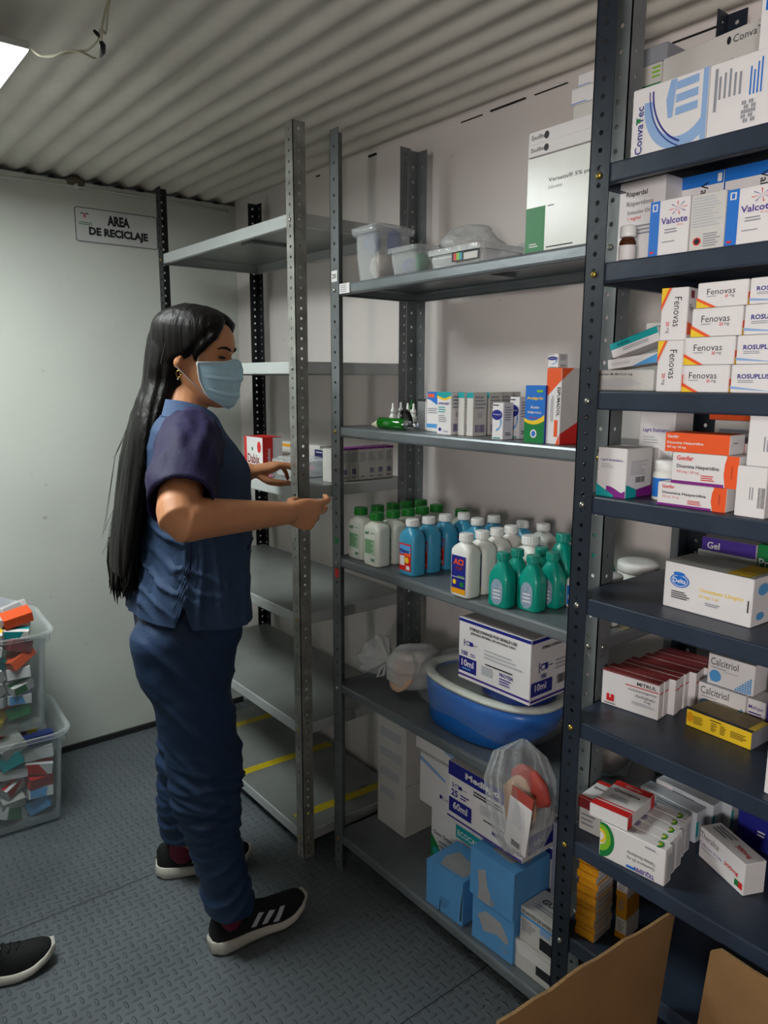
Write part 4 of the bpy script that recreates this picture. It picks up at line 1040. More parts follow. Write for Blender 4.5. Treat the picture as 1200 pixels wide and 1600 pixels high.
bottle('blue', 1.345, 1.315, 0, 'sky blue bottle with white cap, right of the blue row, nearer one of two', 'sky blue bottles with white caps')
bottle('blue', 1.405, 1.315, 0, 'sky blue bottle with white cap, right of the blue row, rear one of two', 'sky blue bottles with white caps')
bottle('blue', 1.43, 1.24, 0, 'sky blue bottle with white cap, last one by the wall beside the white bottles', 'sky blue bottles with white caps', .96)
for i, (px_, dx) in enumerate([(724, .01), (748, .012), (768.5, .018), (789, .022), (811.5, .026)]):
    if i == 4: continue
    bottle('white', along(1.185, px_, 1.105)+dx, 1.185, 0, ['white bottle with a dark blue ACI label at the shelf edge', 'plain looking white bottle right behind the one with the ACI label', 'white bottle, third in the white row', 'white bottle, rearmost in the white row'][i], 'white bottles with white caps')
bottle('white', 1.42, 1.165, 0, 'white bottle standing at the back wall at the right end of the white row', 'white bottles with white caps', .98)
bottle('wide', 1.305, 1.105, 0, 'stout white bottle with wide cap and red lettering behind the teal bottles', None)
bottle('teal', 1.185, 1.078, .1, 'teal bottle at the shelf edge, leftmost of the teal group', 'teal bottles', 1.0)
bottle('teal', 1.235, 1.082, .0, 'teal bottle behind the leftmost teal one', 'teal bottles', 1.0)
bottle('teal', 1.215, 1.02, .1, 'teal bottle at the shelf edge, middle of the front', 'teal bottles', 1.0)
bottle('teal', 1.27, 1.012, .1, 'teal bottle at the right of the front teal group', 'teal bottles', 1.0)
bottle('teal', 1.29, 1.06, .0, 'teal bottle in the middle, behind the two front ones', 'teal bottles', 1.0)
bottle('tealbig', 1.345, 1.045, .0, 'larger teal bottle standing behind the small teal ones', 'larger teal bottles', 1.0)
bottle('tealbig', 1.40, .99, .0, 'larger teal bottle half hidden by the navy post', 'larger teal bottles', 1.0)
bottle('small', 1.305, .965, .0, 'small white bottle with a blue label cut by the navy post', None)
def pot(X, Y, r, h, lab):
    t = thing('ointment_pot', lab, 'jar', (X, Y, zs))
    b = MB(); b.lathe([(r*.92, 0), (r*.96, .003), (r*.96, h-.022), (r*.9, h-.02)], M_plw, n=36); b.build('body', t)
    b = MB(); b.lathe([(r*.97, .02), (r*.975, .021), (r*.975, h*.55), (r*.97, h*.56)], M_yellow, n=36); b.build('label', t)
    b = MB(); b.lathe([(r*.9, h-.022), (r, h-.02), (r, h-.003), (r*.97, h), (r*.5, h)], M_cap, n=40); b.build('lid', t)
pot(1.265, .875, .036, .10, 'wide white pot with yellow label, front one of two behind the navy post')
pot(1.375, .87, .043, .112, 'wide white pot with a flat lid, rear one of two by the wall')

# ================= middle rack, fourth shelf: bags and basin (z .591)
zs = ZM[3]+E_
# tied bag with beige pouches
t = thing('plastic_bag', 'knotted clear plastic bag with beige ostomy pouches, left of the blue bedpan', 'plastic bag', (1.255, 1.485, zs+.010))
def bag_mesh(prof, m, seed, folds=9, amp=.12, n=56):
    """rings (centre, radius a, radius b, axis frame along a curve) with radial folds"""
    b = MB(); rnd = random.Random(seed); ph = [rnd.random()*6 for _ in range(5)]; rings = []
    P = [Vector(p[0]) for p in prof]
    for i, (c_, ra, rb) in enumerate(prof):
        tg = (P[min(i+1, len(P)-1)]-P[max(0, i-1)]).normalized(); x = tg.cross(Vector((0, 0, 1)));
        x = x.normalized() if x.length > .05 else Vector((1, 0, 0)); y = tg.cross(x)
        rings.append([tuple(P[i]+x*(ra*(1+amp*(sin(folds*g+ph[0]+i*.15)*.6+sin((folds*2+1)*g+ph[1])*.3+sin(3*g+i*.9)*.3))*cos(g))+y*(rb*(1+amp*(sin(folds*g+ph[0]+i*.15)*.6+sin((folds*2+1)*g+ph[2])*.3))*sin(g))) for g in [2*pi*k/n for k in range(n)]])
    b.loft(rings, m, True, True); return b
b = bag_mesh([((-.03, .125, .10), .005, .005), ((-.03, .12, .095), .05, .045), ((-.028, .105, .09), .058, .056), ((-.026, .085, .088), .05, .05), ((-.022, .063, .085), .022, .02), ((-.02, .056, .084), .007, .007), ((-.017, .048, .083), .02, .018), ((-.01, .035, .08), .045, .05), ((.005, .01, .072), .058, .062), ((.03, -.008, .070), .060, .060), ((.058, -.018, .070), .056, .060), ((.085, -.025, .072), .045, .052), ((.10, -.03, .075), .02, .03)], M_bagw, 3, 8, .13)
b.build('bag_film', t)
for k, (c_, s_, rot_, mm_) in enumerate((((-.012, .0, .062), (.012, .045, .055), .5, M_beige), ((.035, -.01, .062), (.02, .04, .05), .2, M_beige2), ((.07, -.03, .062), (.025, .035, .05), 0, mat('brown_pouch', (120, 98, 84), .6, noise=.2)))):
    b = MB(); b.M = Matrix.Translation(c_) @ Matrix.Rotation(rot_, 4, 'Y') @ Matrix.Rotation(.2*k, 4, 'Z'); lump(b, (0, 0, 0), 1, mm_, 40+k, s_, 14, .12)
    if k == 0:
        b.M = Matrix.Translation((-.027, -.012, .078)) @ Matrix.Rotation(-pi/2+.2, 4, 'Y')
        b.lathe([(.019, -.002), (.021, .001), (.019, .004), (.0165, .004), (.016, .001), (.005, .001)], mat('skin_ring', (206, 140, 96), .5), n=26)
    o = b.build('pouch', t)
b = MB(); b.M = Matrix.Translation((-.03, .05, .075)); 
b.tube([(0, 0, .0), (-.014, .006, -.012), (-.02, .012, -.035), (-.008, .0, -.03), (0, 0, 0)], .004, M_bagw); b.build('knot', t)
# basin
def ell(a, b_, z, cx=0, cy=0, n=48, pw=2.4):
    o_ = []
    for i in range(n):
        g = 2*pi*i/n; ca, sa = cos(g), sin(g); k = 1/((abs(ca)**pw+abs(sa)**pw)**(1/pw)); o_.append((cx+a*ca*k, cy+b_*sa*k, z))
    return o_
M_basin2 = mat('basin_blue_translucent', (20, 60, 160), .3, noise=.1)
M_basin = mat('basin_blue', (16, 104, 196), .3, noise=.06)
M_basin2 = mat('basin_blue_translucent', (24, 84, 168), .3, noise=.1)
M_foam = mat('white_rim', (214, 218, 208), .5, noise=.1, nscale=40, bump=.3, bscale=60)
BX, BY = 1.295, 1.20
t = thing('bedpan', 'bright blue plastic bedpan with a white rim wrapped in clear film', 'bedpan', (BX, BY, zs), .0)
A_, B_ = .112, .195
b = MB(); b.loft([ell(A_*.80, B_*.70, 0, 0, .035), ell(A_*.88, B_*.78, .006, 0, .03), ell(A_*.98, B_*.94, .06, 0, .006), ell(A_*1.0, B_*1.0, .10), ell(A_*1.0, B_*1.0, .118), ell(A_*.96, B_*.96, .12), ell(A_*.9, B_*.88, .06), ell(A_*.7, B_*.6, .012, 0, .03)], M_basin, True, True); b.build('bowl', t)
b = MB(); rings = []
for k in range(10):
    g = 2*pi*k/10; rings.append(ell(A_*.93+.013*cos(g), B_*.955+.013*cos(g), .128+.009*sin(g)+.0))
rings.append(rings[0]); b.loft(rings, M_foam, False, True); b.build('rim', t)
b = MB(); b.loft([ell(A_*.86, B_*.88, .116), ell(A_*.6, B_*.6, .104), ell(A_*.3, B_*.3, .1)], mat('grey_insert', (128, 130, 130), .5, noise=.2), True, True); b.build('insert', t)
b = bag_mesh([((0, .232, .08), .01, .015), ((0, .21, .088), .06, .045), ((0, .17, .09), .105, .07), ((0, .1, .09), .124, .078), ((0, 0, .09), .127, .079), ((0, -.1, .09), .124, .078), ((0, -.165, .088), .1, .06), ((0, -.192, .08), .06, .04), ((.0, -.2, .075), .015, .01)], M_film, 8, 7, .05, 60)
b.build('film', t)
# blue tray under the syringe carton
# dark blue tray lying on the rim, under the carton
t = thing('plastic_tray', 'dark blue plastic tray between the bedpan rim and the syringe carton', 'tray', (1.285, 1.105, zs+.1375))
b = MB(); b.loft([ell(.075, .075, 0), ell(.082, .085, .003), ell(.086, .092, .022), ell(.092, .098, .0235), ell(.092, .098, .0268), ell(.084, .09, .0268), ell(.078, .08, .005)], M_basin2, True, True); b.build('tray_body', t)
# carton of syringes resting on the bedpan
zz = zs+.166
c = Carton((1.185, onx(716, 1050, 1.185).y, zz), .02, .215, .16, .148, M_white)
c.pitch = 0
def syringe_art(c, face, u, v, s_, asp):
    c.r(face, u, v, u+.14*s_, v+.06*s_*asp, M_dblue); c.r(face, u-.05*s_, v-.02*asp*s_, u-.035*s_, v+.08*asp*s_, M_dblue); c.r(face, u-.04*s_, v+.025*asp*s_, u, v+.035*asp*s_, M_dblue); c.r(face, u+.14*s_, v+.025*asp*s_, u+.24*s_, v+.032*asp*s_, M_dblue); c.r(face, u+.01*s_, v+.012*asp*s_, u+.07*s_, v+.048*asp*s_, M_white)
def syr_carton(c, brand, ml, n_):
    c.r('F', 0, .94, 1, .99, M_dblue); c.r('F', 0, .05, 1, .085, M_violet); c.r('F', .01, .13, .27, .37, M_dblue); c.t('F', ml, .05, .22, .11, M_white, .02); c.lines('F', .06, .15, .2, .2, 1, M_sky); c.t('F', n_, .05, .4, .075, M_dblue, .03)
    c.lines('F', .18, .4, .26, .46, 2, M_violet); c.lines('F', .38, .45, .95, .62, 3, M_lgrey); c.r('F', .35, .2, .5, .34, M_lgrey); c.t('F', brand, .6, .28, .055, M_dblue, .03); c.lines('F', .6, .14, .78, .26, 3, M_violet); c.t('F', 'STERILE SYRINGE FOR SINGLE USE', .16, .84, .05, M_ink, .03, 'h', .66); c.t('F', 'JERINGA ESTERIL DE UN SOLO USO', .18, .77, .045, M_ink, .03, 'h', .62); syringe_art(c, 'F', .12, .58, .7, 1.6); c.lines('F', .4, .36, .9, .4, 1, M_ink)
    c.r('R', 0, .94, 1, .99, M_dblue); c.r('R', 0, .04, 1, .075, M_violet); c.t('R', 'STERILE SYRINGE', .2, .82, .045, M_ink, .02); c.r('R', .0, .13, .45, .34, M_dblue); c.t('R', ml, .08, .2, .11, M_white, .02); c.t('R', n_, .2, .37, .07, M_dblue, .02); syringe_art(c, 'R', .2, .5, 1, 1.6); c.bars('R', .55, .2, .95, .34, 14); c.lines('R', .5, .42, .9, .6, 3, M_lgrey)
syr_carton(c, 'PROTEX', '10ml', '100'); c.done('white syringe carton reading 10ml resting on the blue bedpan', 'carton', 'syringe_carton')
# brownish pouch bag at the right end of the shelf, seen through the dark rack
t = thing('plastic_bag', 'small dim bag with a brown pouch seen between the posts of the dark rack', 'plastic bag', (1.345, .90, zs))
b = MB(); lump(b, (0, 0, .07), 1, mat('brown_pouch', (120, 98, 84), .6, noise=.2), 71, (.045, .055, .065), 16, .14); b.build('pouch', t)
b = bag_mesh([((0, 0, .004), .02, .02), ((0, 0, .02), .05, .052), ((0, 0, .07), .06, .062), ((0, 0, .12), .045, .05), ((0, 0, .15), .015, .015), ((0, 0, .17), .03, .03)], M_bag, 14, 7, .08, 40); b.build('bag_film', t)
# bag hanging over the edge at the right
t = thing('plastic_bag', 'clear bag with a beige and red pouch pack hanging over the shelf edge', 'plastic bag', (1.112, .925, zs))
q0 = Vector((1.16, .93, zs))
b = MB(); b.M = Matrix.Translation((-.012, .0, .0)) @ Matrix.Rotation(.22, 4, 'X') @ Matrix.Rotation(-.12, 4, 'Y')
lump(b, (0, .008, -.005), 1, M_beige, 61, (.020, .042, .075), 16, .16); lump(b, (.012, .0, .045), 1, mat('red_print', (170, 70, 60), .5), 63, (.018, .05, .045), 12, .14); b.build('pouch_pack', t)
b = MB(); b.M = Matrix.Translation((-.043, -.018, .0)) @ Matrix.Rotation(.15, 4, 'X') @ Matrix.Rotation(-.05, 4, 'Y')
b.box(-.0015, .0, -.03, .028, -.085, .03, M_white); b.box(-.0012, .0008, -.03, .026, .03, .055, mat('red_print', (170, 70, 60), .5)); 
for k in range(9): b.box(-.002, -.0012, -.02+.001*k, .015, -.03+k*.006, -.0285+k*.006, M_lgrey)
for k in range(9): b.box(-.0022, -.0012, -.012+k*.0025, -.0105+k*.0025, -.078, -.065, M_ink)
b.build('printed_insert', t)
b = bag_mesh([((.02, .03, .12), .01, .01), ((.0, .02, .1), .05, .03), ((-.015, .005, .06), .065, .034), ((-.018, 0, .01), .066, .034), ((-.02, -.005, -.05), .055, .032), ((-.024, -.01, -.09), .035, .022), ((-.024, -.01, -.1), .01, .01)], M_bag, 9, 9, .2, 60)
b.build('bag_film', t)

# ================= middle rack, bottom shelf (z .115)
zs = ZM[4]+E_
M_bluebox = mat('light_blue_card', (92, 158, 214), .5, noise=.08)
M_torn = mat('torn_card', (164, 164, 166), .8, noise=.15)
c = Carton((1.30, 1.665, zs), .0, .13, .14, .36, M_off); c.lines('F', .1, .2, .9, .9, 4, M_lgrey); c.r('R', 0, .45, 1, .455, M_grey); c.done('tall beige white carton at the left rear of the bottom shelf', 'carton', 'supply_carton')
def bluebox(X, Y, z, wd, dp, ht, rot, lab, kind):
    c = Carton((X, Y, z), rot, wd, dp, ht, M_bluebox)
    if kind == 'open':
        c.p('T', [(.3, .1), (.9, .12), (.98, .8), (.6, .62), (.3, .75), (.2, .4)], M_torn); c.p('F', [(.38, 0), (.4, .0), (.42, .3), (.40, .3)], M_ink); c.p('F', [(.93, .1), (.97, .1), (1, .9), (.96, .55)], M_ink); c.p('F', [(.38, .35), (.64, .4), (.6, .22), (.46, .12)], mat('flap_blue', (80, 136, 186), .5)); c.p('F', [(.0, .9), (.02, .92), (.26, .5), (.25, .47)], M_sky)
    elif kind == 'front':
        c.p('F', [(.14, .6), (.35, .78), (.7, .74), (.9, .45), (.85, .35), (.6, .42), (.3, .3)], M_torn); c.c('F', .78, .2, .07, .06, M_torn); c.c('F', .78, .2, .05, .045, M_bluebox)
    elif kind == 'top':
        c.p('T', [(.3, .25), (.75, .2), (.95, .5), (.8, .9), (.45, .8)], M_torn); c.p('F', [(.18, .6), (.36, .7), (.42, .35), (.6, .1), (.5, .0), (.2, .0), (.22, .25)], M_torn); c.r('F', .5, 0, .52, 1, M_sky); c.r('F', .96, 0, .975, .95, M_sky)
    c.done(lab, 'box', 'glove_box')
bluebox(1.172, 1.296, zs, .128, .115, .122, .05, 'light blue cardboard box with torn open top, left one', 'open')
bluebox(1.178, 1.135, zs, .128, .115, .118, .04, 'light blue cardboard box with a torn patch on its front, lower right one', 'front')
bluebox(1.172, 1.14, zs+.119, .138, .125, .122, .0, 'light blue cardboard box with a torn top, on top of the lower right one', 'top')
c = Carton((1.30, 1.42, zs), .0, .22, .13, .165, M_white); c.p('F', [(0, .0), (.3, 0), (.12, .35), (0, .5)], M_green); c.r('F', .45, .72, .92, .95, M_teal); c.t('F', 'ECOCARE', .48, .77, .1, M_white, .02, 'h', .4); c.t('F', 'Gasa Ginecológica Estéril', .05, .5, .09, M_ink, .01, 'h', .75); c.lines('F', .15, .3, .9, .45, 2, M_grey); c.c('F', .1, .2, .06, .08, M_teal)
c.done('white and green carton behind the light blue boxes', 'carton', 'supply_carton')
zc1 = zs+.166
c = Carton((1.29, 1.46, zc1), .0, .21, .14, .145, M_white); c.t('F', 'ConvaTec', .45, .3, .07, M_dblue, .0); c.c('F', .42, .34, .025, .04, M_dblue); c.p('F', [(0, .95), (.5, .72), (.5, .66), (0, .86)], M_paleblue); c.done('white carton with a faint blue swoosh on top of the white and green one', 'carton', 'supply_carton')
c = Carton((1.30, 1.49, zc1+.146), .0, .2, .12, .10, M_white); c.r('F', 0, .55, .1, .9, M_green); c.p('F', [(.1, .8), (1, .5), (1, .1), (.6, .3)], M_paleblue); c.done('white carton with pale blue band tucked right under the shelf', 'carton', 'supply_carton')
c = Carton((1.305, 1.185, zs), .0, .195, .12, .258, M_white); c.r('F', 0, .86, 1, .96, M_dblue); c.t('F', 'SYR', .3, .7, .08, M_dblue, .02); c.r('R', 0, .86, 1, .95, M_dblue); c.done('white carton with a dark blue band standing behind the light blue boxes', 'carton', 'syringe_carton')
c = Carton((1.195, 1.245, zs+.2595), .0, .245, .17, .15, M_white)
c.pitch = 0
c.r('F', 0, .76, 1, 1, M_dblue); c.t('F', 'Medispo', .24, .8, .14, M_white, .04, 'h', .46); syringe_art(c, 'F', .1, .58, .7, 1.5); c.t('F', '25', .05, .42, .12, M_dblue, .03); c.lines('F', .18, .42, .3, .52, 2, M_violet); c.r('F', .02, .12, .34, .38, M_dblue); c.t('F', '60ml', .08, .2, .13, M_white, .02)
c.lines('F', .36, .62, .92, .72, 2, M_ink); c.lines('F', .45, .4, .95, .56, 4, M_lgrey); c.lines('F', .5, .3, .9, .34, 1, M_ink); c.t('F', 'MEDISPO', .62, .17, .06, M_dblue, .03); c.r('F', 0, .02, 1, .05, M_violet); c.r('R', 0, .76, 1, 1, M_dblue); c.r('R', .1, .1, .6, .4, M_dblue); c.t('R', '60ml', .2, .2, .1, M_white)
c.done('white and dark blue Medispo syringe carton reading 60ml', 'carton', 'syringe_carton')
c = Carton((1.28, .985, zs), .0, .155, .14, .34, mat('greyish_card', (150, 152, 170), .5, noise=.1)); c.lines('F', .1, .3, .5, .8, 5, M_grey); c.r('F', .45, .25, .55, .4, M_ink); c.done('tall grey carton behind the glove cartons next to the navy post', 'carton', 'supply_carton')
c = Carton((1.19, 1.008, zs), .0, .115, .085, .07, M_off); c.r('F', .55, .25, .98, .65, M_ink); c.p('F', [(0, .95), (1, .95), (1, .6), (.1, .55)], M_white); c.done('off white glove carton with its flap folded open, lower one', 'box', 'glove_box')
c = Carton((1.196, 1.0, zs+.0715), .0, .115, .085, .085, M_off); c.r('F', .5, .1, .98, .45, M_ink); c.r('F', 0, .72, 1, .8, M_sky); c.t('F', 'GUANTES DE NITRILO', .04, .84, .1, M_ink, .02, 'h', .8); c.lines('F', .05, .3, .4, .65, 5, M_grey); c.t('T', 'GUANTES', .2, .5, .2, M_ink, .02); c.lines('T', .2, .2, .8, .4, 2, M_grey); c.r('F', .5, .55, .75, .75, M_paleblue); c.done('off white glove carton with black patch lying on the lower one', 'box', 'glove_box')

# ================= left rack, third shelf (z 1.15)
zs = ZL[2]+E_
c = put(1.2, zs, 383, 411, 681, .075)
c.r('F', 0, 0, .14, 1, M_red); c.t('F', 'Dabix', .18, .22, .28, M_maroon, .02, 'h', .66); c.c('F', .82, .72, .1, .17, M_red); c.c('F', .45, .65, .04, .06, M_green); c.r('R', 0, 0, .5, 1, M_red); c.t('R', 'Dabix', .38, .1, .16, M_white, .02, 'a', .6); c.r('T', 0, 0, 1, 1, M_red)
c.done('white and red Dabix carton on the pale rack behind the hand')
c = put(1.36, zs, 432, 500, 688, .05, M_off); c.r('F', 0, .0, 1, .2, mat('ink_pink', (226, 150, 176), .5)); c.r('F', .1, .8, .4, .92, M_amber); c.c('F', .93, .5, .05, .16, M_purple); c.lines('F', .2, .4, .7, .6, 2, M_grey); c.done('off white carton with a pink foot strip on the pale rack')
c = put(1.30, zs, 415, 447, 706, .05); c.lines('F', .3, .2, .7, .6, 2, M_lgrey); c.r('F', .1, .8, .2, .95, M_sky); c.done('small white carton behind the fingers of the left hand')
c = put(1.34, zs, 492, 516, 702, .05, M_off); c.r('F', 0, .45, 1, 1, mat('ink_navy', (34, 34, 84), .5)); c.lines('F', .1, .85, .7, .92, 1, M_white); c.done('carton with a navy upper half behind the slanting rack post')
# row of white cartons with violet tops
xs = [503, 527, 545, 560, 575, 590, 605, 617]
for i in range(7):
    Xc = 1.235+.0335*i
    c = Carton((Xc, 1.853, zs), 0, .045, .0325, .098, M_off)
    c.r('T', 0, 0, 1, 1, M_purple if i > 0 else M_lgrey); c.r('R', 0, .94, 1, 1, M_purple if i > 0 else M_lgrey); c.lines('R', .12, .55, .88, .85, 6, M_grey)
    if i not in (0, 3): c.bars('R', .25, .2, .75, .36, 10, M_dblue)
    c.lines('R', .2, .07, .8, .12, 1, M_ink)
    c.done('white carton with a violet top, %s in its row on the pale rack' % ['front one', 'second', 'third', 'fourth', 'fifth', 'sixth', 'seventh'][i], group='white cartons with violet tops in a row')
# clear box with pink things, pink blister by the hand
tub('storage_tub', 'small clear plastic box beside the violet topped cartons', 1.19, 1.3, 1.93, 2.06, zs, .05, lid=True, flare=.003, r=.008)
b = MB(); b.box(-.03, .03, -.02, .02, 0, .004, mat('ink_pink', (226, 150, 176), .5), .001)
for k in range(8): b.lathe([(.006, .004), (.005, .008), (.002, .0085)], mat('pink_blister', (214, 120, 150), .3), (-.022+.0145*(k % 4), -.009+.018*(k//4), 0), 10)
o = b.build('blister_pack'); p = onz(418, 747, zs); o.location = (1.135, 2.03, zs); o.rotation_euler = (0, 0, .4); tag(o, 'pink blister pack under the left hand on the pale rack', 'blister pack')

# ================= sign on the end wall
pl = [ony(x, y, YF-.004) for x, y in ((114, 319), (244, 341), (244, 391), (117, 376))]
x0, x1 = pl[0].x+.001, pl[1].x+.004; z1 = (pl[0].z+pl[1].z)/2+.001; z0 = (pl[2].z+pl[3].z)/2-.001
t = thing('wall_sign', 'white rectangular sign reading AREA DE RECICLAJE on the end wall', 'sign', (x0, YF-.004, z0))
W_, H_ = x1-x0, z1-z0
def rr(b, e, y, m, r=.012):
    pts = []
    for cx, cz, a0 in ((W_-r, H_-r, 0), (r, H_-r, 90), (r, r, 180), (W_-r, r, 270)):
        for k in range(5):
            g = radians(a0+22.5*k); pts.append((cx+(r-e)*cos(g), y, cz+(r-e)*sin(g)))
    return pts
b = MB(); M_sign = mat('sign_white', (206, 206, 206), .35)
b.loft([rr(b, 0, 0, None), rr(b, 0, .004, None)], M_sign)
b.add(rr(b, .002, -.0003, None), [tuple(range(20))[::-1]], M_ink); b.add(rr(b, .0045, -.0006, None), [tuple(range(20))[::-1]], M_sign)
b.text('AREA', (W_*.38, -.001, H_*.55), (1, 0, 0), (0, 0, 1), H_*.29, M_ink, .05, W_*.27); b.text('DE RECICLAJE', (W_*.16, -.001, H_*.16), (1, 0, 0), (0, 0, 1), H_*.30, M_ink, .05, W_*.71)
for k in range(2): b.add([(W_*.05, -.001, H_*(.5+.05*k)), (W_*.2, -.001, H_*(.5+.05*k)), (W_*.2, -.001, H_*(.52+.05*k)), (W_*.05, -.001, H_*(.52+.05*k))], [(0, 1, 2, 3)], M_green)
for s_ in (-1, 1):
    for k in range(8):
        g0 = pi*.15+pi*1.2*k/8; g1 = g0+pi*1.2/8
        cx = W_*.12+s_*.008; P_ = lambda r, g: (cx+s_*r*cos(g)*.9, -.001, H_*.76+r*sin(g))
        b.add([P_(.006, g0), P_(.006, g1), P_(.0095, g1), P_(.0095, g0)], [(0, 1, 2, 3) if s_ > 0 else (3, 2, 1, 0)], M_red if k > 3 else M_ink)
b.build('plate', t)

# ================= lamp cable with taped joint
M_cable = mat('cable_white', (206, 200, 178), .4)
def P3(x, y, z): return onz(x, y, z)
b = MB()
def catm(pts, n=6):
    P = [Vector(p) for p in pts]; out = []
    for i in range(len(P)-1):
        a, b_, c_, d = P[max(0, i-1)], P[i], P[i+1], P[min(len(P)-1, i+2)]
        for k in range(n):
            t_ = k/n; out.append(.5*((2*b_)+(-a+c_)*t_+(2*a-5*b_+4*c_-d)*t_**2+(-a+3*b_-3*c_+d)*t_**3))
    out.append(P[-1]); return out
w0 = 1.36
pts = [(50, 77, 2.10), (62, 87, 2.085), (80, 89, 2.08), (98, 82, 2.08), (112, 79, 2.08), (128, 82, 2.075), (147, 91, 2.07), (154, 89, 2.07), (155, 77, 2.075), (158, 60, 2.08), (160, 40, 2.10), (165, 15, 2.13), (171, -4, 2.15)]
pts2 = [(62, 88, 2.085), (96, 85, 2.08), (122, 80, 2.08), (135, 79, 2.08), (148, 68, 2.085), (153, 60, 2.09), (158, 45, 2.10), (165, 52, 2.10), (168, 20, 2.12), (172, -4, 2.15)]
t = thing('lamp_cable', 'twisted white flex hanging from the lamp with a black taped joint', 'cable', tuple(P3(62, 87, 2.085)))
O_ = Vector(t.location)
b.tube([p-O_ for p in catm([P3(*p) for p in pts])], .0022, M_cable, 8); b.build('wire', t)
b = MB(); b.tube([p-O_ for p in catm([P3(*p) for p in pts2])], .0022, M_cable, 8); b.build('wire', t)
b = MB(); a = [P3(157, 88, 2.068), P3(160, 80, 2.07), P3(160, 70, 2.074), P3(157, 64, 2.077)]; b.tube([p-O_ for p in a], [.003, .0062, .006, .003], M_blk, 8)
a = [P3(147, 48, 2.092), P3(152, 53, 2.09), P3(156, 58, 2.088)]; b.tube([p-O_ for p in a], [.003, .004, .003], M_blk, 6); b.build('tape_joint', t)

# ================= clear bins stacked by the end wall
M_bin = clear_plastic('bin_plastic', (.9, .93, .94), .07, .15)
def big_bin(cx, cy, z0, a, b_, h, lab, rz=0):
    t = thing('storage_bin', lab, 'storage bin', (cx, cy, z0), rz)
    def ring(e, z, n=6):
        pts = []; A, B, R = a+e, b_+e, .06+e
        for sx, sy, a0 in ((1, 1, 0), (-1, 1, 90), (-1, -1, 180), (1, -1, 270)):
            for k in range(n+1):
                g = radians(a0+90*k/n); pts.append((sx*(A-R)+R*cos(g), sy*(B-R)+R*sin(g), z))
        return pts
    mb = MB(); mb.loft([ring(-.045, .0), ring(-.035, .006), ring(-.015, h-.05), ring(-.012, h-.045), ring(-.0, h-.04), ring(.002, h-.012), ring(.012, h-.012), ring(.014, h-.006), ring(.012, h), ring(-.002, h), ring(-.003, h-.012), ring(-.018, h-.05), ring(-.038, .009)], M_bin, True, True)
    mb.build('body', t)
    return t
binrz = -.06
big_bin(.36, 2.62, .0, .265, .19, .325, 'clear plastic bin full of cartons on the floor, lower one', binrz)
big_bin(.335, 2.64, .325+.001, .268, .185, .33, 'clear plastic bin heaped with cartons, stacked on the lower bin', binrz)
cols = [M_white, M_off, M_white, M_teal, M_pad, M_red, M_yellow, M_orange, M_violet, M_green, M_maroon, M_white, M_off, M_sky, M_lgrey]
cn = ['white', 'off white', 'white', 'teal', 'blue', 'red', 'yellow', 'orange', 'violet', 'green', 'dark red', 'white', 'off white', 'sky blue', 'pale grey']
rnd = random.Random(11)
def fill(cx, cy, z0, a, b_, n_lay, nx, ny, where, dz=.048):
    for L_ in range(n_lay):
        for i in range(nx):
            for j in range(ny):
                if j > 0 and L_ < n_lay-1 and i < nx-1: continue      # only what shows through the wall
                k = rnd.randrange(len(cols)); sx_, sy_, sz_ = rnd.uniform(.034, .046), rnd.uniform(.022, .034), rnd.uniform(.014, .023)
                m_ = cols[k]; b = MB(); b.box(-sx_, sx_, -sy_, sy_, -sz_, sz_, M_white if rnd.random() < .5 else m_, .0012)
                e = .0004
                b.add([(-sx_*.9, -sy_-e, -sz_*.9), (sx_*rnd.uniform(-.4, .9), -sy_-e, -sz_*.9), (sx_*rnd.uniform(-.4, .9), -sy_-e, sz_*.9), (-sx_*.9, -sy_-e, sz_*.9)], [(0, 1, 2, 3)], m_)
                b.add([(-sx_, -sy_*.5, sz_+e), (sx_, -sy_*.5, sz_+e), (sx_, sy_*.1, sz_+e), (-sx_, sy_*.1, sz_+e)], [(0, 1, 2, 3)], m_)
                o = b.build('medicine_carton')
                x = cx-a+.045+(2*a-.08)*(i+.5)/nx-.018*(1-L_/n_lay); y = cy-b_+.055+(2*b_-.10)*(j+.5)/ny; z = z0+.035+L_*dz
                o.location = (x, y, z); o.rotation_euler = (rnd.uniform(-.35, .35), rnd.uniform(-.45, .45), rnd.uniform(-.5, .5))
                row = ['bottom', 'second', 'third', 'fourth', 'fifth', 'sixth', 'seventh', 'heaped'][L_]
                tag(o, 'loose %s carton in the %s clear bin, %s layer, %s' % (cn[k], where, row, ['against the front wall', 'in the middle', 'towards the end wall'][min(j, 2)]), 'carton', 'loose cartons in the %s clear bin' % where)
fill(.375, 2.62, .0, .25, .18, 6, 5, 3, 'lower', .047)
fill(.345, 2.64, .33, .25, .168, 8, 5, 3, 'upper', .046)

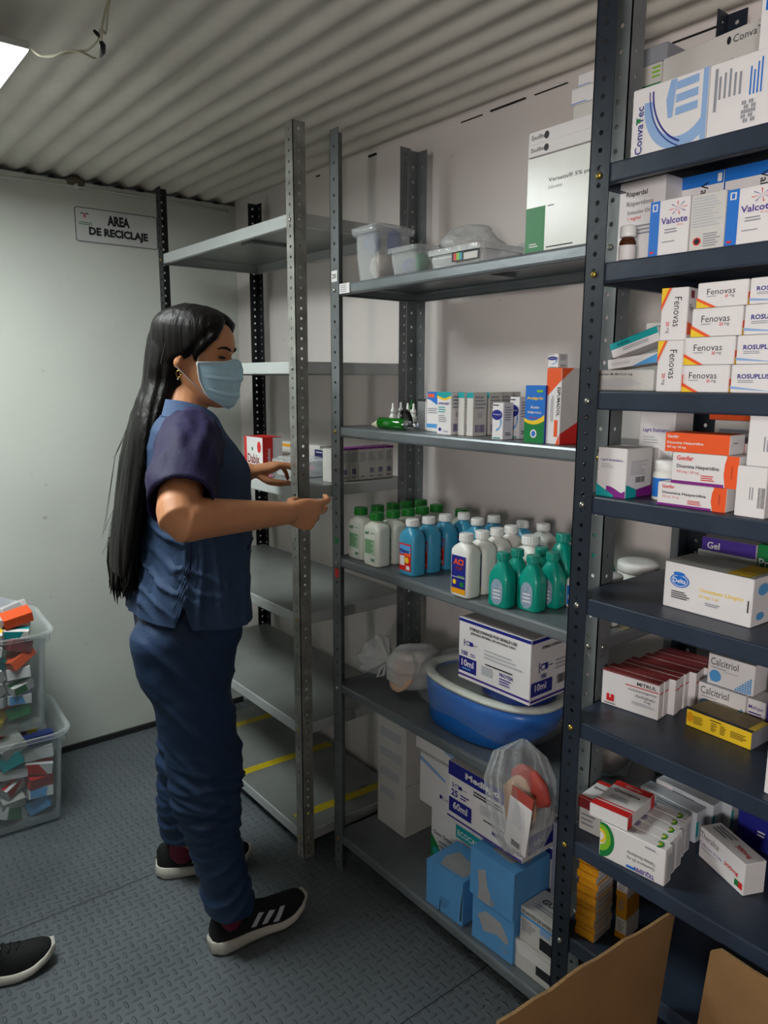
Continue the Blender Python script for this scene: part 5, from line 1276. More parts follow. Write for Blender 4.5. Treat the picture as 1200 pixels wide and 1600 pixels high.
# ================= cardboard box at the bottom right
M_card = mat('brown_cardboard', (140, 106, 68), .75, noise=.12, nscale=10, bump=.08)
M_flute = mat('cardboard_edge', (160, 126, 84), .8, noise=.35, nscale=220)
t = thing('cardboard_box', 'large brown cardboard box with its flaps standing up, in front of the dark rack', 'cardboard box', (0, 0, 0))
bx0, bx1, by0, by1, bz = .62, 1.046, .17, .575, .38
b = MB(); th = .005
b.box(bx0, bx1, by0, by1, .001, .001+th, M_card)
b.box(bx0, bx1, by1-th, by1, .006, bz, M_card); b.box(bx0, bx1, by0, by0+th, .006, bz, M_card); b.box(bx0, bx0+th, by0+th, by1-th, .006, bz, M_card); b.box(bx1-th, bx1, by0+th, by1-th, .006, bz, M_card)
b.build('body', t)
def flap(pts, nrm, lab):
    b = MB(); n = Vector(nrm).normalized()*th; P = [Vector(p) for p in pts]; k = len(P)
    vs = P+[p+n for p in P]
    b.add([tuple(v) for v in vs], [tuple(range(k))[::-1], tuple(range(k, 2*k))], M_card)
    for i in range(k):
        j = (i+1) % k; b.add([tuple(vs[i]), tuple(vs[j]), tuple(vs[k+j]), tuple(vs[k+i])], [(0, 1, 2, 3)], M_flute)
    b.build('flap', t)
zt_ = .60
pA = ony(1054, 1424, .572); pB = ony(1057, 1600, .572); pC = ony(780, 1600, .572); pD = ony(930, 1505, .572)
rndf = random.Random(3); top = []
for k in range(13):
    q = pA.lerp(pC, k/12); top.append((q.x, .572, q.z+(rndf.random()-.5)*.004+(.004 if 3 < k < 9 else 0)))
flap([(bx1-.002, .572, bz-.02), (pA.x+.002, .572, pA.z-.01)]+top+[(bx0, .572, bz-.02)], (0, 1, 0), '')
flap([(bx1-.002, by1-.07, bz-.02), (bx1-.0, by1-.085, .575), (bx1, by1-.1, .588), (bx1, by1-.15, .585), (bx1, by0+.04, .585), (bx1-.002, by0, bz-.02)], (-1, 0, 0), '')
flap([(bx0, by0, bz-.005), (bx1, by0, bz-.005), (bx1-.02, by0-.12, bz-.1), (bx0+.02, by0-.12, bz-.1)], (0, -.5, 1), '')
flap([(bx0, by0, bz-.005), (bx0, by1, bz-.005), (bx0-.12, by1-.02, bz-.1), (bx0-.12, by0+.02, bz-.1)], (-.5, 0, 1), '')

# ================================================================== the woman
from mathutils import noise as mnoise
def V3(*a): return Vector(a)
M_skin = mat('skin', (216, 150, 108), .5, noise=.10, nscale=14, bump=.06, bscale=160, spec=.4)
M_skin.node_tree.nodes['Principled BSDF'].inputs['Subsurface Weight'].default_value = .12
M_skin.node_tree.nodes['Principled BSDF'].inputs['Subsurface Radius'].default_value = (.012, .005, .003)
M_tunic = mat('scrubs_slate_blue', (54, 74, 106), .7, noise=.14, nscale=7, bump=.15, bscale=120, spec=.3)
M_navycloth = mat('scrubs_navy', (36, 30, 68), .7, noise=.15, nscale=9, bump=.15, bscale=120, spec=.3)
M_trous = mat('trousers_blue', (38, 60, 94), .55, noise=.16, nscale=7, bump=.12, bscale=110, spec=.4)
M_collar = mat('collar_blue', (62, 86, 124), .75, bump=.1)
M_maskb = mat('mask_blue', (186, 224, 242), .55, noise=.06, nscale=30, bump=.1)
M_maskw = mat('mask_edge', (226, 232, 236), .55)
M_brow = mat('brow_hair', (18, 14, 13), .7)
M_gold2 = mat('gold', (200, 160, 80), .25, 1.0)
M_shoeb = mat('black_knit', (16, 17, 19), .75, bump=.3, bscale=260)
M_sole = mat('white_sole', (214, 208, 198), .55, noise=.12, nscale=30)
M_stripe = mat('silver_stripe', (196, 202, 208), .35)
M_sock = mat('maroon_sock', (110, 26, 52), .8)
# long dark hair: strands as stretched bump and slight colour variation
def hair_material():
    m = bpy.data.materials.new('dark_hair'); m.use_nodes = True; nt = m.node_tree; b = nt.nodes['Principled BSDF']; L = nt.links.new
    tc = nt.nodes.new('ShaderNodeTexCoord'); mp = nt.nodes.new('ShaderNodeMapping'); mp.inputs['Scale'].default_value = (1, 1, .03)
    n = nt.nodes.new('ShaderNodeTexNoise'); n.inputs['Scale'].default_value = 260; n.inputs['Detail'].default_value = 4
    cr = nt.nodes.new('ShaderNodeValToRGB'); cr.color_ramp.elements[0].color = lin((7, 5, 5))+(1,); cr.color_ramp.elements[1].color = lin((18, 13, 12))+(1,)
    bp = nt.nodes.new('ShaderNodeBump'); bp.inputs['Strength'].default_value = .5; bp.inputs['Distance'].default_value = .003
    L(tc.outputs['Object'], mp.inputs[0]); L(mp.outputs[0], n.inputs['Vector']); L(n.outputs['Fac'], cr.inputs[0]); L(n.outputs['Fac'], bp.inputs['Height']); L(bp.outputs[0], b.inputs['Normal']); L(cr.outputs[0], b.inputs['Base Color'])
    b.inputs['Roughness'].default_value = .45; b.inputs['Specular IOR Level'].default_value = .2
    return m
M_hair = hair_material()

def chain(b, pts, m, n=20, sub=4, flat=1.0):
    """tapered limb through (centre, radius) stations, rounded at both ends"""
    P = catm([p for p, r in pts], sub); R = []
    k = len(pts)
    for i in range(k-1):
        for j in range(sub): R.append(pts[i][1]+(pts[i+1][1]-pts[i][1])*j/sub)
    R.append(pts[-1][1])
    d0 = (P[0]-P[1]).normalized(); d1 = (P[-1]-P[-2]).normalized()
    pre = [(P[0]+d0*R[0]*s_, R[0]*c_) for s_, c_ in ((.95, .25), (.75, .65), (.42, .9))]
    post_ = [(P[-1]+d1*R[-1]*s_, R[-1]*c_) for s_, c_ in ((.42, .9), (.75, .65), (.95, .25))]
    al = pre+list(zip(P, R))+post_
    b.tube([a for a, _ in al], [r for _, r in al], m, n)

def make_hand(b, W, F, T, m, curls, thumb=(.6, .5), S_=1.0):
    """W wrist, F forward, T towards the thumb side; palm normal N"""
    F = F.normalized(); T = (T-F*T.dot(F)).normalized()
    N = curls['N']; N = (N-F*N.dot(F)-T*N.dot(T)).normalized()
    def Q(x, t, n): return W+(F*x+T*t+N*n)*S_
    rings = []
    for x, t, ht, hn, nn in ((-.02, 0, .024, .019, 0), (.0, .0, .0245, .0185, 0), (.02, .001, .029, .019, .002), (.045, .001, .036, .0185, .003), (.07, 0, .039, .016, .001), (.088, -.001, .037, .0125, -.001), (.095, -.002, .03, .008, 0)):
        rings.append([tuple(Q(x, t+ht*cos(g), nn+hn*sin(g))) for g in [2*pi*k/20 for k in range(20)]])
    b.loft(rings, m, True, True)
    for (x0, t0, ls, r0), cu, sp in zip(((.085, .029, (.042, .025, .02), .0088), (.090, .010, (.046, .028, .021), .0090), (.085, -.010, (.042, .026, .02), .0085), (.076, -.028, (.033, .02, .018), .0078)), curls['f'], (.10, .02, -.05, -.13)):
        p = Q(x0-.014, t0, -.001); a = 0; pts = [(p, r0*S_*1.08)]; p = Q(x0, t0, -.002); pts.append((p, r0*S_*1.1))
        for L_, c_, rr_ in zip(ls, cu, (1.0, .93, .82)):
            a += c_
            d = (F*cos(a)+N*sin(a)+T*sp*cos(a)).normalized(); p = p+d*L_*S_
            pts.append((p, r0*S_*rr_*(.94)))
        chain(b, pts, m, 12, 3)
    # thumb leaves the side of the palm near its base
    p = Q(.020, .015, .010); d = (F*.62+T*thumb[0]+N*thumb[1]).normalized(); pts = [(p, .0105*S_)]
    p = p+d*.038*S_; pts.append((p, .0115*S_)); d = (F*.9+T*thumb[0]*.25+N*thumb[1]*.55).normalized(); p = p+d*.032*S_; pts.append((p, .0100*S_)); d = (F*.95+T*(-.15)+N*thumb[1]*.35).normalized(); p = p+d*.026*S_; pts.append((p, .0082*S_))
    chain(b, pts, m, 12, 3)

def to_mesh(b, name, voxel, smooth=3, parent=None, disp=None, fac=.5):
    o = b.build('tmp_source')
    r = o.modifiers.new('r', 'REMESH'); r.mode = 'VOXEL'; r.voxel_size = voxel; r.use_smooth_shade = True
    if smooth:
        q = o.modifiers.new('s', 'SMOOTH'); q.iterations = smooth; q.factor = fac
    dg = bpy.context.evaluated_depsgraph_get(); dg.update()
    me = bpy.data.meshes.new_from_object(o.evaluated_get(dg))
    me.name = name
    old = o.data; bpy.data.objects.remove(o); bpy.data.meshes.remove(old)
    me.materials.clear(); me.materials.append(b.mats[0])
    n = len(me.polygons); me.polygons.foreach_set('material_index', [0]*n); me.polygons.foreach_set('use_smooth', [True]*n)
    if disp:
        nn = len(me.vertices); co = np.empty(nn*3); me.vertices.foreach_get('co', co); co = co.reshape(-1, 3)
        no = np.empty(nn*3); me.vertices.foreach_get('normal', no); no = no.reshape(-1, 3)
        co = disp(co, no); me.vertices.foreach_set('co', co.ravel()); me.update()
    ob = bpy.data.objects.new(name, me); COL.objects.link(ob)
    if parent: ob.parent = parent; ob.matrix_parent_inverse = Matrix.Translation(-Vector(parent.location))
    return ob

HX, HY, HZ = .800, 1.752, 1.392        # chin level under the ear axis
AZ = radians(139)
hf = V3(sin(AZ), cos(AZ), 0); hr = V3(cos(AZ), -sin(AZ), 0)   # face direction and her right
TILT = radians(7)
def HP(x, y, z):
    """head space: x towards her right, y forward, z up from the chin"""
    yy = y*cos(TILT)+(z-.09)*sin(TILT); zz = .09+(z-.09)*cos(TILT)-y*sin(TILT)
    return V3(HX, HY, HZ)+hr*x+hf*yy+V3(0, 0, 1)*zz
PROF = [(-.004, .076, .045, .018), (.004, .086, .02, .034), (.02, .090, -.01, .047), (.04, .089, -.04, .055), (.06, .090, -.062, .060), (.08, .090, -.078, .0645), (.10, .087, -.088, .067), (.118, .0845, -.094, .0685), (.135, .0885, -.098, .070), (.155, .089, -.099, .0705), (.175, .083, -.095, .068), (.192, .070, -.085, .061), (.206, .050, -.066, .048), (.216, .026, -.042, .030), (.220, .005, -.02, .012)]
def prof(z):
    z = max(PROF[0][0], min(PROF[-1][0], z))
    for a, b_ in zip(PROF, PROF[1:]):
        if a[0] <= z <= b_[0]:
            t_ = (z-a[0])/(b_[0]-a[0]); return [a[i]+(b_[i]-a[i])*t_ for i in (1, 2, 3)]
def skull(z, a, off=0.0):
    """point on the head surface at height z and angle a from straight ahead (positive to her right)"""
    f, bk, w_ = prof(z); cy = (f+bk)/2; ry = (f-bk)/2+off; rx = w_+off
    ca, sa = cos(a), sin(a); pw = 2.3; k = 1/((abs(ca)**pw+abs(sa)**pw)**(1/pw))
    return (rx*sa*k, cy+ry*ca*k, z)

person = thing('person', 'woman in blue scrubs and face mask with waist long dark hair, reaching into the rack', 'person', (.80, 1.74, 0))
body = MB()
# head
rings = []
for i in range(0, 40):
    z = PROF[0][0]+(PROF[-1][0]-PROF[0][0])*i/39; ring = []
    for k in range(48):
        a = 2*pi*k/48; x, y, zz = skull(z, a)
        e = 0
        af = (a+pi) % (2*pi)-pi
        # eye sockets, nose, brow, cheeks, lips
        e -= .0085*math.exp(-((abs(af)-.40)/.20)**2-((z-.118)/.011)**2)
        e += .0035*math.exp(-((abs(af)-.42)/.22)**2-((z-.136)/.007)**2)
        e += .004*math.exp(-((abs(af)-.62)/.25)**2-((z-.088)/.018)**2)
        e += .022*math.exp(-(af/.13)**2-((z-.080)/.012)**2)+.012*math.exp(-(af/.10)**2-((z-.100)/.018)**2)
        e += .005*math.exp(-(af/.25)**2-((z-.045)/.008)**2)
        d = V3(x, y-(prof(z)[0]+prof(z)[1])/2, 0); L_ = d.length
        if L_ > 1e-5: x += d.x/L_*e; y += d.y/L_*e
        ring.append(tuple(HP(x, y, zz)))
    rings.append(ring)
body.loft(rings, M_skin, True, True)
# ears
for s_ in (1, -1):
    for dy, dz, r_, hh in ((-.004, .1, .006, .022), (-.012, .105, .0055, .020)):
        c0 = skull(.1, s_*pi/2, .002)
        body.tube([tuple(HP(c0[0]+s_*(.003+.005*(k == 1 or k == 2)), c0[1]+dy-.004+(.006-.010*(k/3)), .1+(k/3-.5)*2*hh*-1+.002)) for k in range(4)], [r_*.6, r_, r_*1.1, r_*.7], M_skin, 10)
# neck and torso core
nb = HP(0, -.025, .03)
chain(body, [(nb, .052), (V3(.765, 1.75, 1.375), .053), (V3(.752, 1.748, 1.33), .062)], M_skin)
def ering(cx, cy, z, rx, ry, yaw=-.16, n=40, pw=2.2):
    o_ = []
    for i in range(n):
        g = 2*pi*i/n; ca, sa = cos(g), sin(g); k = 1/((abs(ca)**pw+abs(sa)**pw)**(1/pw)); x, y = rx*ca*k, ry*sa*k
        o_.append((cx+x*cos(yaw)-y*sin(yaw), cy+x*sin(yaw)+y*cos(yaw), z))
    return o_
TORSO = [(.80, .752, .136, .178), (.86, .752, .138, .180), (.93, .756, .135, .178), (1.0, .770, .128, .168), (1.08, .780, .129, .163), (1.16, .780, .127, .166), (1.24, .768, .118, .168), (1.29, .760, .108, .160), (1.33, .754, .090, .135), (1.352, .752, .074, .105), (1.368, .752, .060, .072)]
TY = 1.745
body.loft([ering(cx, TY, z, rx-(.022 if z > 1.1 else .034), ry-(.022 if z > 1.1 else .036)) for z, cx, rx, ry in TORSO[:-2]], M_skin, True, True)
# arms
S_R = V3(.700, 1.590, 1.312); E_R = ony(279, 812, 1.395); W_R = ony(449, 802, 1.475); K_R = ony(497, 805, 1.50)
chain(body, [(V3(.74, 1.66, 1.315), .05), (S_R, .052), (S_R.lerp(E_R, .5), .047), (E_R, .0405), (E_R.lerp(W_R, .22), .0425), (E_R.lerp(W_R, .6), .0345), (W_R, .0255)], M_skin)
S_L = V3(.735, 1.905, 1.312); E_L = V3(.80, 2.0, 1.10); W_L = ony(388, 737, 1.88)
chain(body, [(V3(.75, 1.83, 1.315), .05), (S_L, .052), (S_L.lerp(E_L, .5), .046), (E_L, .04), (E_L.lerp(W_L, .25), .042), (E_L.lerp(W_L, .6), .034), (W_L, .026)], M_skin)
make_hand(body, W_R, (K_R-W_R), V3(.05, -.25, 1), M_skin, {'N': V3(-.2, 1, .1), 'f': [(.26, .46, .35), (.36, .52, .40), (.52, .66, .45), (.68, .74, .5)]}, (-.02, .78), 1.04)
FL = ony(432, 728, 1.86)-W_L
make_hand(body, W_L, FL, V3(.1, -1, .1), M_skin, {'N': V3(0, -.15, -1), 'f': [(.3, .5, .35), (.3, .6, .4), (.35, .65, .45), (.4, .65, .45)]}, (.35, .6), 1.0)
# legs
def Xc(px_, Y, z): return t_x(Vector((0, Y, z)), Vector((1, 0, 0)), px_)
def leg_ring(pl, pr, Y, z, ry):
    xl, xr = Xc(pl, Y, z), Xc(pr, Y, z); az = atan2((xl+xr)/2, Y)
    half = (xr-xl)/2*cos(az); rx = sqrt(max(1e-5, half**2-(ry*sin(az))**2))/cos(az)
    return ((xl+xr)/2, Y, z, rx, ry)
NEAR = [leg_ring(204, 368, 1.69, .84, .105), leg_ring(216, 362, 1.685, .76, .100), leg_ring(234, 358, 1.675, .68, .094), leg_ring(247, 361, 1.665, .61, .088), leg_ring(257, 370, 1.66, .55, .084), leg_ring(263, 376, 1.655, .50, .082), leg_ring(268, 373, 1.65, .44, .078), leg_ring(278, 370, 1.64, .385, .074), leg_ring(289, 372, 1.63, .325, .072), leg_ring(300, 376, 1.62, .26, .070), leg_ring(311, 382, 1.612, .20, .068), leg_ring(318, 391, 1.605, .14, .066), leg_ring(321, 396, 1.60, .108, .066)]
FAR = [(.760, 1.82, .84, .12, .095), (.768, 1.84, .74, .105, .09), (.785, 1.86, .62, .092, .082), (.80, 1.88, .50, .080, .076), (.793, 1.90, .38, .073, .072), (.785, 1.92, .26, .068, .068), (.79, 1.93, .17, .066, .066), (.795, 1.93, .135, .066, .066)]
chain(body, [(V3(.75, 1.68, .86), .085)]+[(V3(c[0], c[1], c[2]), max(.032, min(c[3], c[4])*(.8 if c[2] > .4 else .62))) for c in NEAR[2:-1:2]]+[(V3(.765, 1.60, .085), .034)], M_skin)
chain(body, [(V3(.76, 1.81, .86), .085)]+[(V3(c[0], c[1], c[2]), max(.032, min(c[3], c[4])*(.8 if c[2] > .4 else .62))) for c in FAR[2:-1:2]]+[(V3(.795, 1.935, .1), .034)], M_skin)
bd = to_mesh(body, 'body', .0036, 3, person)

def put_child(b, name, parent=None, label=None):
    o = b.build(name); o.parent = parent or person
    pr = o.parent
    if pr == person: o.matrix_parent_inverse = Matrix.Translation(-Vector(person.location))
    if label: tag(o, label)
    return o
# eyes, lashes and brows
for s_ in (1, -1):
    b = MB()
    for lst, rr_, mm_ in (([(.25, .1185), (.33, .1165), (.43, .1160), (.53, .1175), (.58, .120)], .0016, M_brow),):
        b.tube([tuple(HP(*skull(z, s_*a, -.0015))) for a, z in lst], [rr_*.7, rr_, rr_*1.2, rr_, rr_*.5], mm_, 6)
    pts = [(.27, .1195), (.40, .1220), (.55, .1208)]
    ew = mat('eye_dark', (44, 30, 26), .2)
    b.tube([tuple(HP(*skull(z, s_*a, -.0045))) for a, z in [(.27, .1185), (.34, .118), (.43, .118), (.53, .119)]], [.001, .0032, .0035, .001], ew, 8)
    put_child(b, 'eye')
    b = MB(); b.tube([tuple(HP(*skull(z, s_*a, .0015))) for a, z in [(.14, .1345), (.26, .1385), (.42, .1415), (.58, .1400), (.70, .1365)]], [.0018, .0034, .0034, .0026, .001], M_brow, 8); put_child(b, 'eyebrow')
# mask
def mask_pt(u, v, off=0.0):
    # u -1..1 from her left cheek to her right one, v 0 top..1 bottom
    zt = .112-.012*abs(u)**1.5+.006*math.exp(-(u/.2)**2); zb = -.006+.024*abs(u)**2
    z = zt+(zb-zt)*v
    a = u*(1.26-.10*abs(v-.5))
    zz = max(z, -.002)
    x, y, _ = skull(zz, a, .006+off)
    bul = .020*math.exp(-(u/.42)**2)*(sin(pi*min(1, v*1.02)**.8)**.7 if v > 0 else 0)+.012*math.exp(-(u/.16)**2)*math.exp(-((v-.12)/.2)**2)
    bul += .010*v**3*math.exp(-(u/.6)**2)
    pl = .0042*max(0, sin(v*pi*6+.9))**3*min(1, (1-abs(u))*4)
    y += (bul+pl)*(1-.3*abs(u)); 
    return HP(x, y, z)
b = MB(); NU, NV = 40, 64
vs = [tuple(mask_pt(-1+2*i/NU, j/NV, 0)) for j in range(NV+1) for i in range(NU+1)]+[tuple(mask_pt(-1+2*i/NU, j/NV, -.0018)) for j in range(NV+1) for i in range(NU+1)]
n0 = (NU+1)*(NV+1); fs = []
for j in range(NV):
    for i in range(NU):
        q = (j*(NU+1)+i, j*(NU+1)+i+1, (j+1)*(NU+1)+i+1, (j+1)*(NU+1)+i); fs.append(q); fs.append(tuple(k+n0 for k in q[::-1]))
b.add(vs, fs, M_maskb, True)
mk = put_child(b, 'face_mask', None, 'light blue pleated mask')
b = MB()
edge = [mask_pt(-1+2*i/NU, 0, .0006) for i in range(NU+1)]
b.tube([tuple(p) for p in edge], .0022, M_maskw, 6)
for u in (-1, 1): b.tube([tuple(mask_pt(u, j/10, .0006)) for j in range(11)], .0022, M_maskw, 6)
o = b.build('mask_edging', mk); tag(o, 'white edging')
for s_ in (1, -1):
    e0 = skull(.112, s_*pi/2, .006); e1 = skull(.09, s_*pi/2, .004)
    b = MB(); b.tube([tuple(mask_pt(s_, .02, .001)), tuple(HP(s_*.070, .035, .112)), tuple(HP(e0[0]+s_*.001, e0[1]-.004, .122)), tuple(HP(e0[0]+s_*.004, e0[1]-.018, .11)), tuple(HP(e0[0]+s_*.003, e0[1]-.012, .085)), tuple(HP(s_*.066, .018, .055)), tuple(mask_pt(s_, .97, .001))], .0011, M_maskw, 6)
    b.build('ear_loop', mk)
# earring on the visible ear
b = MB(); ec = HP(.078, -.008, .072)
b.tube([tuple(ec+hf*(.006*cos(g))+V3(0, 0, 1)*(.008*sin(g)-.004)) for g in [2*pi*k/14 for k in range(15)]], .0009, M_gold2, 6)
b.lathe([(.0005, -.0022), (.002, -.001), (.002, .001), (.0005, .0022)], M_white, tuple(ec+V3(-.003, -.002, -.016)), 8)
put_child(b, 'earring')

# hair
hl = [(.222, 0.0), (.212, .0), (.203, .0), (.194, .12), (.184, .40), (.172, .66), (.158, .86), (.142, 1.0), (.126, 1.18), (.112, 1.38), (.098, 1.72), (.08, 1.86), (.06, 1.95), (.04, 2.02), (.02, 2.08)]
NA = 40
hair = MB(); rings = []
for z, a0 in hl:
    ring = []
    thick = .017 if z < .2 else .015
    for k in range(NA+1):
        a = a0+(2*pi-2*a0)*k/NA
        edge_ = min(1, min(k, NA-k)/3.0+.15)
        x, y, zz = skull(min(z, .2195), a, thick*edge_)
        zq = z+ (.012 if z > .2 else .010*math.exp(-((z-.18)/.03)**2)) 
        if a0 > 1.5: y -= .012*(.1-z)/.1*1.0 if abs(a-pi) < 1.2 else 0
        ring.append(tuple(HP(x, y, zq)))
    for k in range(NA+1):
        a = 2*pi-a0-(2*pi-2*a0)*k/NA
        x, y, zz = skull(min(z, .2195), a, -.004); ring.append(tuple(HP(x, y, z)))
    rings.append(ring)
hair.loft(rings[::-1], M_hair, True, True)
# the fall of hair: flattened rings from the back of the head down the back
def fall(stations, n=36, ph=0):
    rs = []
    for cx, cy, cz, rx, ry, yaw in stations:
        ring = []
        for i in range(n):
            g = 2*pi*i/n; rr_ = 1+.03*sin(9*g+ph)+.02*sin(17*g+ph*2)
            x, y = rx*cos(g)*rr_, ry*sin(g)*rr_
            ring.append((cx+x*cos(yaw)-y*sin(yaw), cy+x*sin(yaw)+y*cos(yaw), cz))
        rs.append(ring)
    return rs
def interp(st, m_=5):
    out = []
    for i in range(len(st)-1):
        a, b_, c_, d = st[max(0, i-1)], st[i], st[i+1], st[min(len(st)-1, i+2)]
        for k in range(m_):
            t_ = k/m_; out.append(tuple(.5*((2*q)+(-p+r_)*t_+(2*p-5*q+4*r_-s__)*t_**2+(-p+3*q-3*r_+s__)*t_**3) for p, q, r_, s__ in zip(a, b_, c_, d)))
    out.append(st[-1]); return out
bk = HP(0, -.05, .15)
def bc(c): return (HX-hf.x*c, HY-hf.y*c)
st = [(*bc(.020), 1.595, .050, .050, -.84), (*bc(.032), 1.565, .076, .068, -.84), (*bc(.046), 1.525, .076, .076, -.8), (*bc(.060), 1.48, .070, .080, -.72), (*bc(.078), 1.435, .062, .084, -.6), (.714, 1.806, 1.385, .052, .088, -.42), (.682, 1.800, 1.33, .042, .092, -.25), (.655, 1.795, 1.26, .035, .092, -.12), (.636, 1.790, 1.18, .031, .090, -.1), (.620, 1.790, 1.10, .029, .086, -.1), (.608, 1.790, 1.03, .027, .078, -.1), (.600, 1.788, .99, .020, .064, -.1), (.597, 1.786, .975, .008, .04, -.1)]
hair.loft(fall(interp(st)), M_hair, True, True)
# a side strand in front of the ear top and over the temple
hair.tube([tuple(HP(*skull(z, a, o_))) for z, a, o_ in ((.19, .5, .008), (.165, .85, .010), (.14, 1.08, .008), (.12, 1.22, .005), (.10, 1.28, .002))], [.006, .011, .011, .008, .002], M_hair, 10)
def hair_disp(co, no):
    for i in range(len(co)):
        p = co[i]; v = mnoise.noise((p[0]*90, p[1]*90, p[2]*3))*.0016+mnoise.noise((p[0]*30, p[1]*30, p[2]*1.5+5))*.002
        co[i] = p+no[i]*v
    return co
to_mesh(hair, 'hair', .004, 3, person, hair_disp)
b = MB(); rh = random.Random(4)
for k in range(60):
    q = k/59*2-1; e = rh.uniform(-1, 1)
    x0_, y0_ = .604+.020*e*(1-abs(q)*.5), 1.789+.074*q; ln = rh.uniform(.03, .085)*(1-.35*abs(q))
    b.tube([(x0_+.006, y0_, 1.06), (x0_, y0_*.96+1.789*.04, 1.0), (x0_-.003+rh.uniform(-.004, .004), y0_*.9+1.789*.1, .985-ln*.5), (x0_-.008+rh.uniform(-.006, .006), y0_*.84+1.789*.16+rh.uniform(-.008, .008), .985-ln)], [.004, .006, .0038, .0006], M_hair, 6)
for k in range(26):       # a few stray strands
    a_ = rh.uniform(1.9, 4.4); z0_ = rh.uniform(.12, .2)
    p0_ = HP(*skull(z0_, a_, .016)); dx_ = rh.uniform(-.012, .004)
    b.tube([tuple(p0_), (.70+dx_, p0_.y*.5+.9, 1.42), (.652+dx_*1.5+rh.uniform(-.012, 0), 1.79+rh.uniform(-.10, .10), 1.26), (.606+dx_*2, 1.79+rh.uniform(-.09, .09), rh.uniform(1.0, 1.1))], [.0008, .0009, .0008, .0004], M_hair, 4)
put_child(b, 'hair_strands')

# tunic
def tunic_ring_at(z):
    T = TORSO
    for a, b_ in zip(T, T[1:]):
        if a[0] <= z <= b_[0]:
            t_ = (z-a[0])/(b_[0]-a[0]); return [a[i]+(b_[i]-a[i])*t_ for i in (1, 2, 3)]
    return T[-1][1:] if z > T[-1][0] else T[0][1:]
def tunic_point(v, g, inner=0.0):
    """v 0 hem..1 neck, g angle: 0 front, -pi/2 her right (near side)"""
    gg = (g+pi) % (2*pi)-pi
    hem = .874-.020*cos(gg)
    hem += -.018*math.exp(-((gg+pi/2-.25)/.25)**2)*0
    # open side slit on both sides
    for gs in (-pi/2-.42, pi/2+.42):
        hem += .060*max(0, 1-abs(gg-gs)/.12)
    z = hem+(1.366-hem)*v
    cx, rx, ry = tunic_ring_at(max(.80, z))
    flare = .010*max(0, (1-v*3.2))
    ca, sa = cos(gg), sin(gg); pw = 2.25; k = 1/((abs(ca)**pw+abs(sa)**pw)**(1/pw))
    x, y = (rx+flare-inner)*ca*k, (ry+flare-inner)*sa*k
    # bust and belly in front
    x += .016*math.exp(-((abs(gg)-.45)/.35)**2-((z-1.235)/.05)**2)
    # folds: slanting creases at the waist back and side, drag lines to the shoulder, soft vertical drape
    f = 0
    back = .5-.5*cos(gg)
    side = max(0, 1-abs(gg+1.9)/1.5)
    def rdg(a_, b_, c_): return max(0, 1-2.6*abs(mnoise.noise((a_, b_, c_))))**1.5
    f += .0120*(.25+back)*math.exp(-((z-1.02)/.10)**2)*rdg(gg*1.2, z*24+gg*1.8, 1.3)
    f += .0065*side*math.exp(-((z-1.13)/.09)**2)*rdg(gg*2.1-z*5, z*11+gg*2.4, 5.1)
    f += .0085*rdg(gg*3.2+z*2.0, z*3.0, 8.4)*max(0, 1-abs(z-.94)/.17)
    f += .0040*rdg(gg*2.6-z*7, z*6, 2.2)*math.exp(-((z-1.24)/.07)**2)
    f += .0025*mnoise.noise((gg*2.2, z*13, 3))+.0015*mnoise.noise((gg*5, z*30, 9))
    x += ca*f; y += sa*f
    yaw = -.16
    return (cx+x*cos(yaw)-y*sin(yaw), TY+x*sin(yaw)+y*cos(yaw), z)
b = MB(); NG, NVv = 176, 110; rings = [[tunic_point(j/NVv, -pi+2*pi*i/NG) for i in range(NG)] for j in range(NVv+1)]
rings += [[tunic_point(j/8, -pi+2*pi*i/NG, .003) for i in range(NG)] for j in range(8, -1, -1)]
rings.append(rings[0])
b.loft(rings, M_tunic, False, True)
tunic = put_child(b, 'tunic', None, 'slate blue scrub top')
# side seam piping and pocket line
def tsurf(z, g, off=.0015):
    gg = g; hem = .874-.020*cos(gg); v = (z-hem)/(1.366-hem); p = V3(*tunic_point(max(0, v), g)); c_ = V3(tunic_ring_at(z)[0], TY, p.z); d = (p-c_).normalized(); return p+d*off
b = MB()
b.tube([tuple(tsurf(.945+.28*k/24, -pi/2-.42)) for k in range(25)], .0013, M_navycloth, 6)
b.tube([tuple(tsurf(1.045+.012*k/8, -.85+.55*k/8)) for k in range(9)], .0020, M_navycloth, 6)
b.build('seam', tunic)
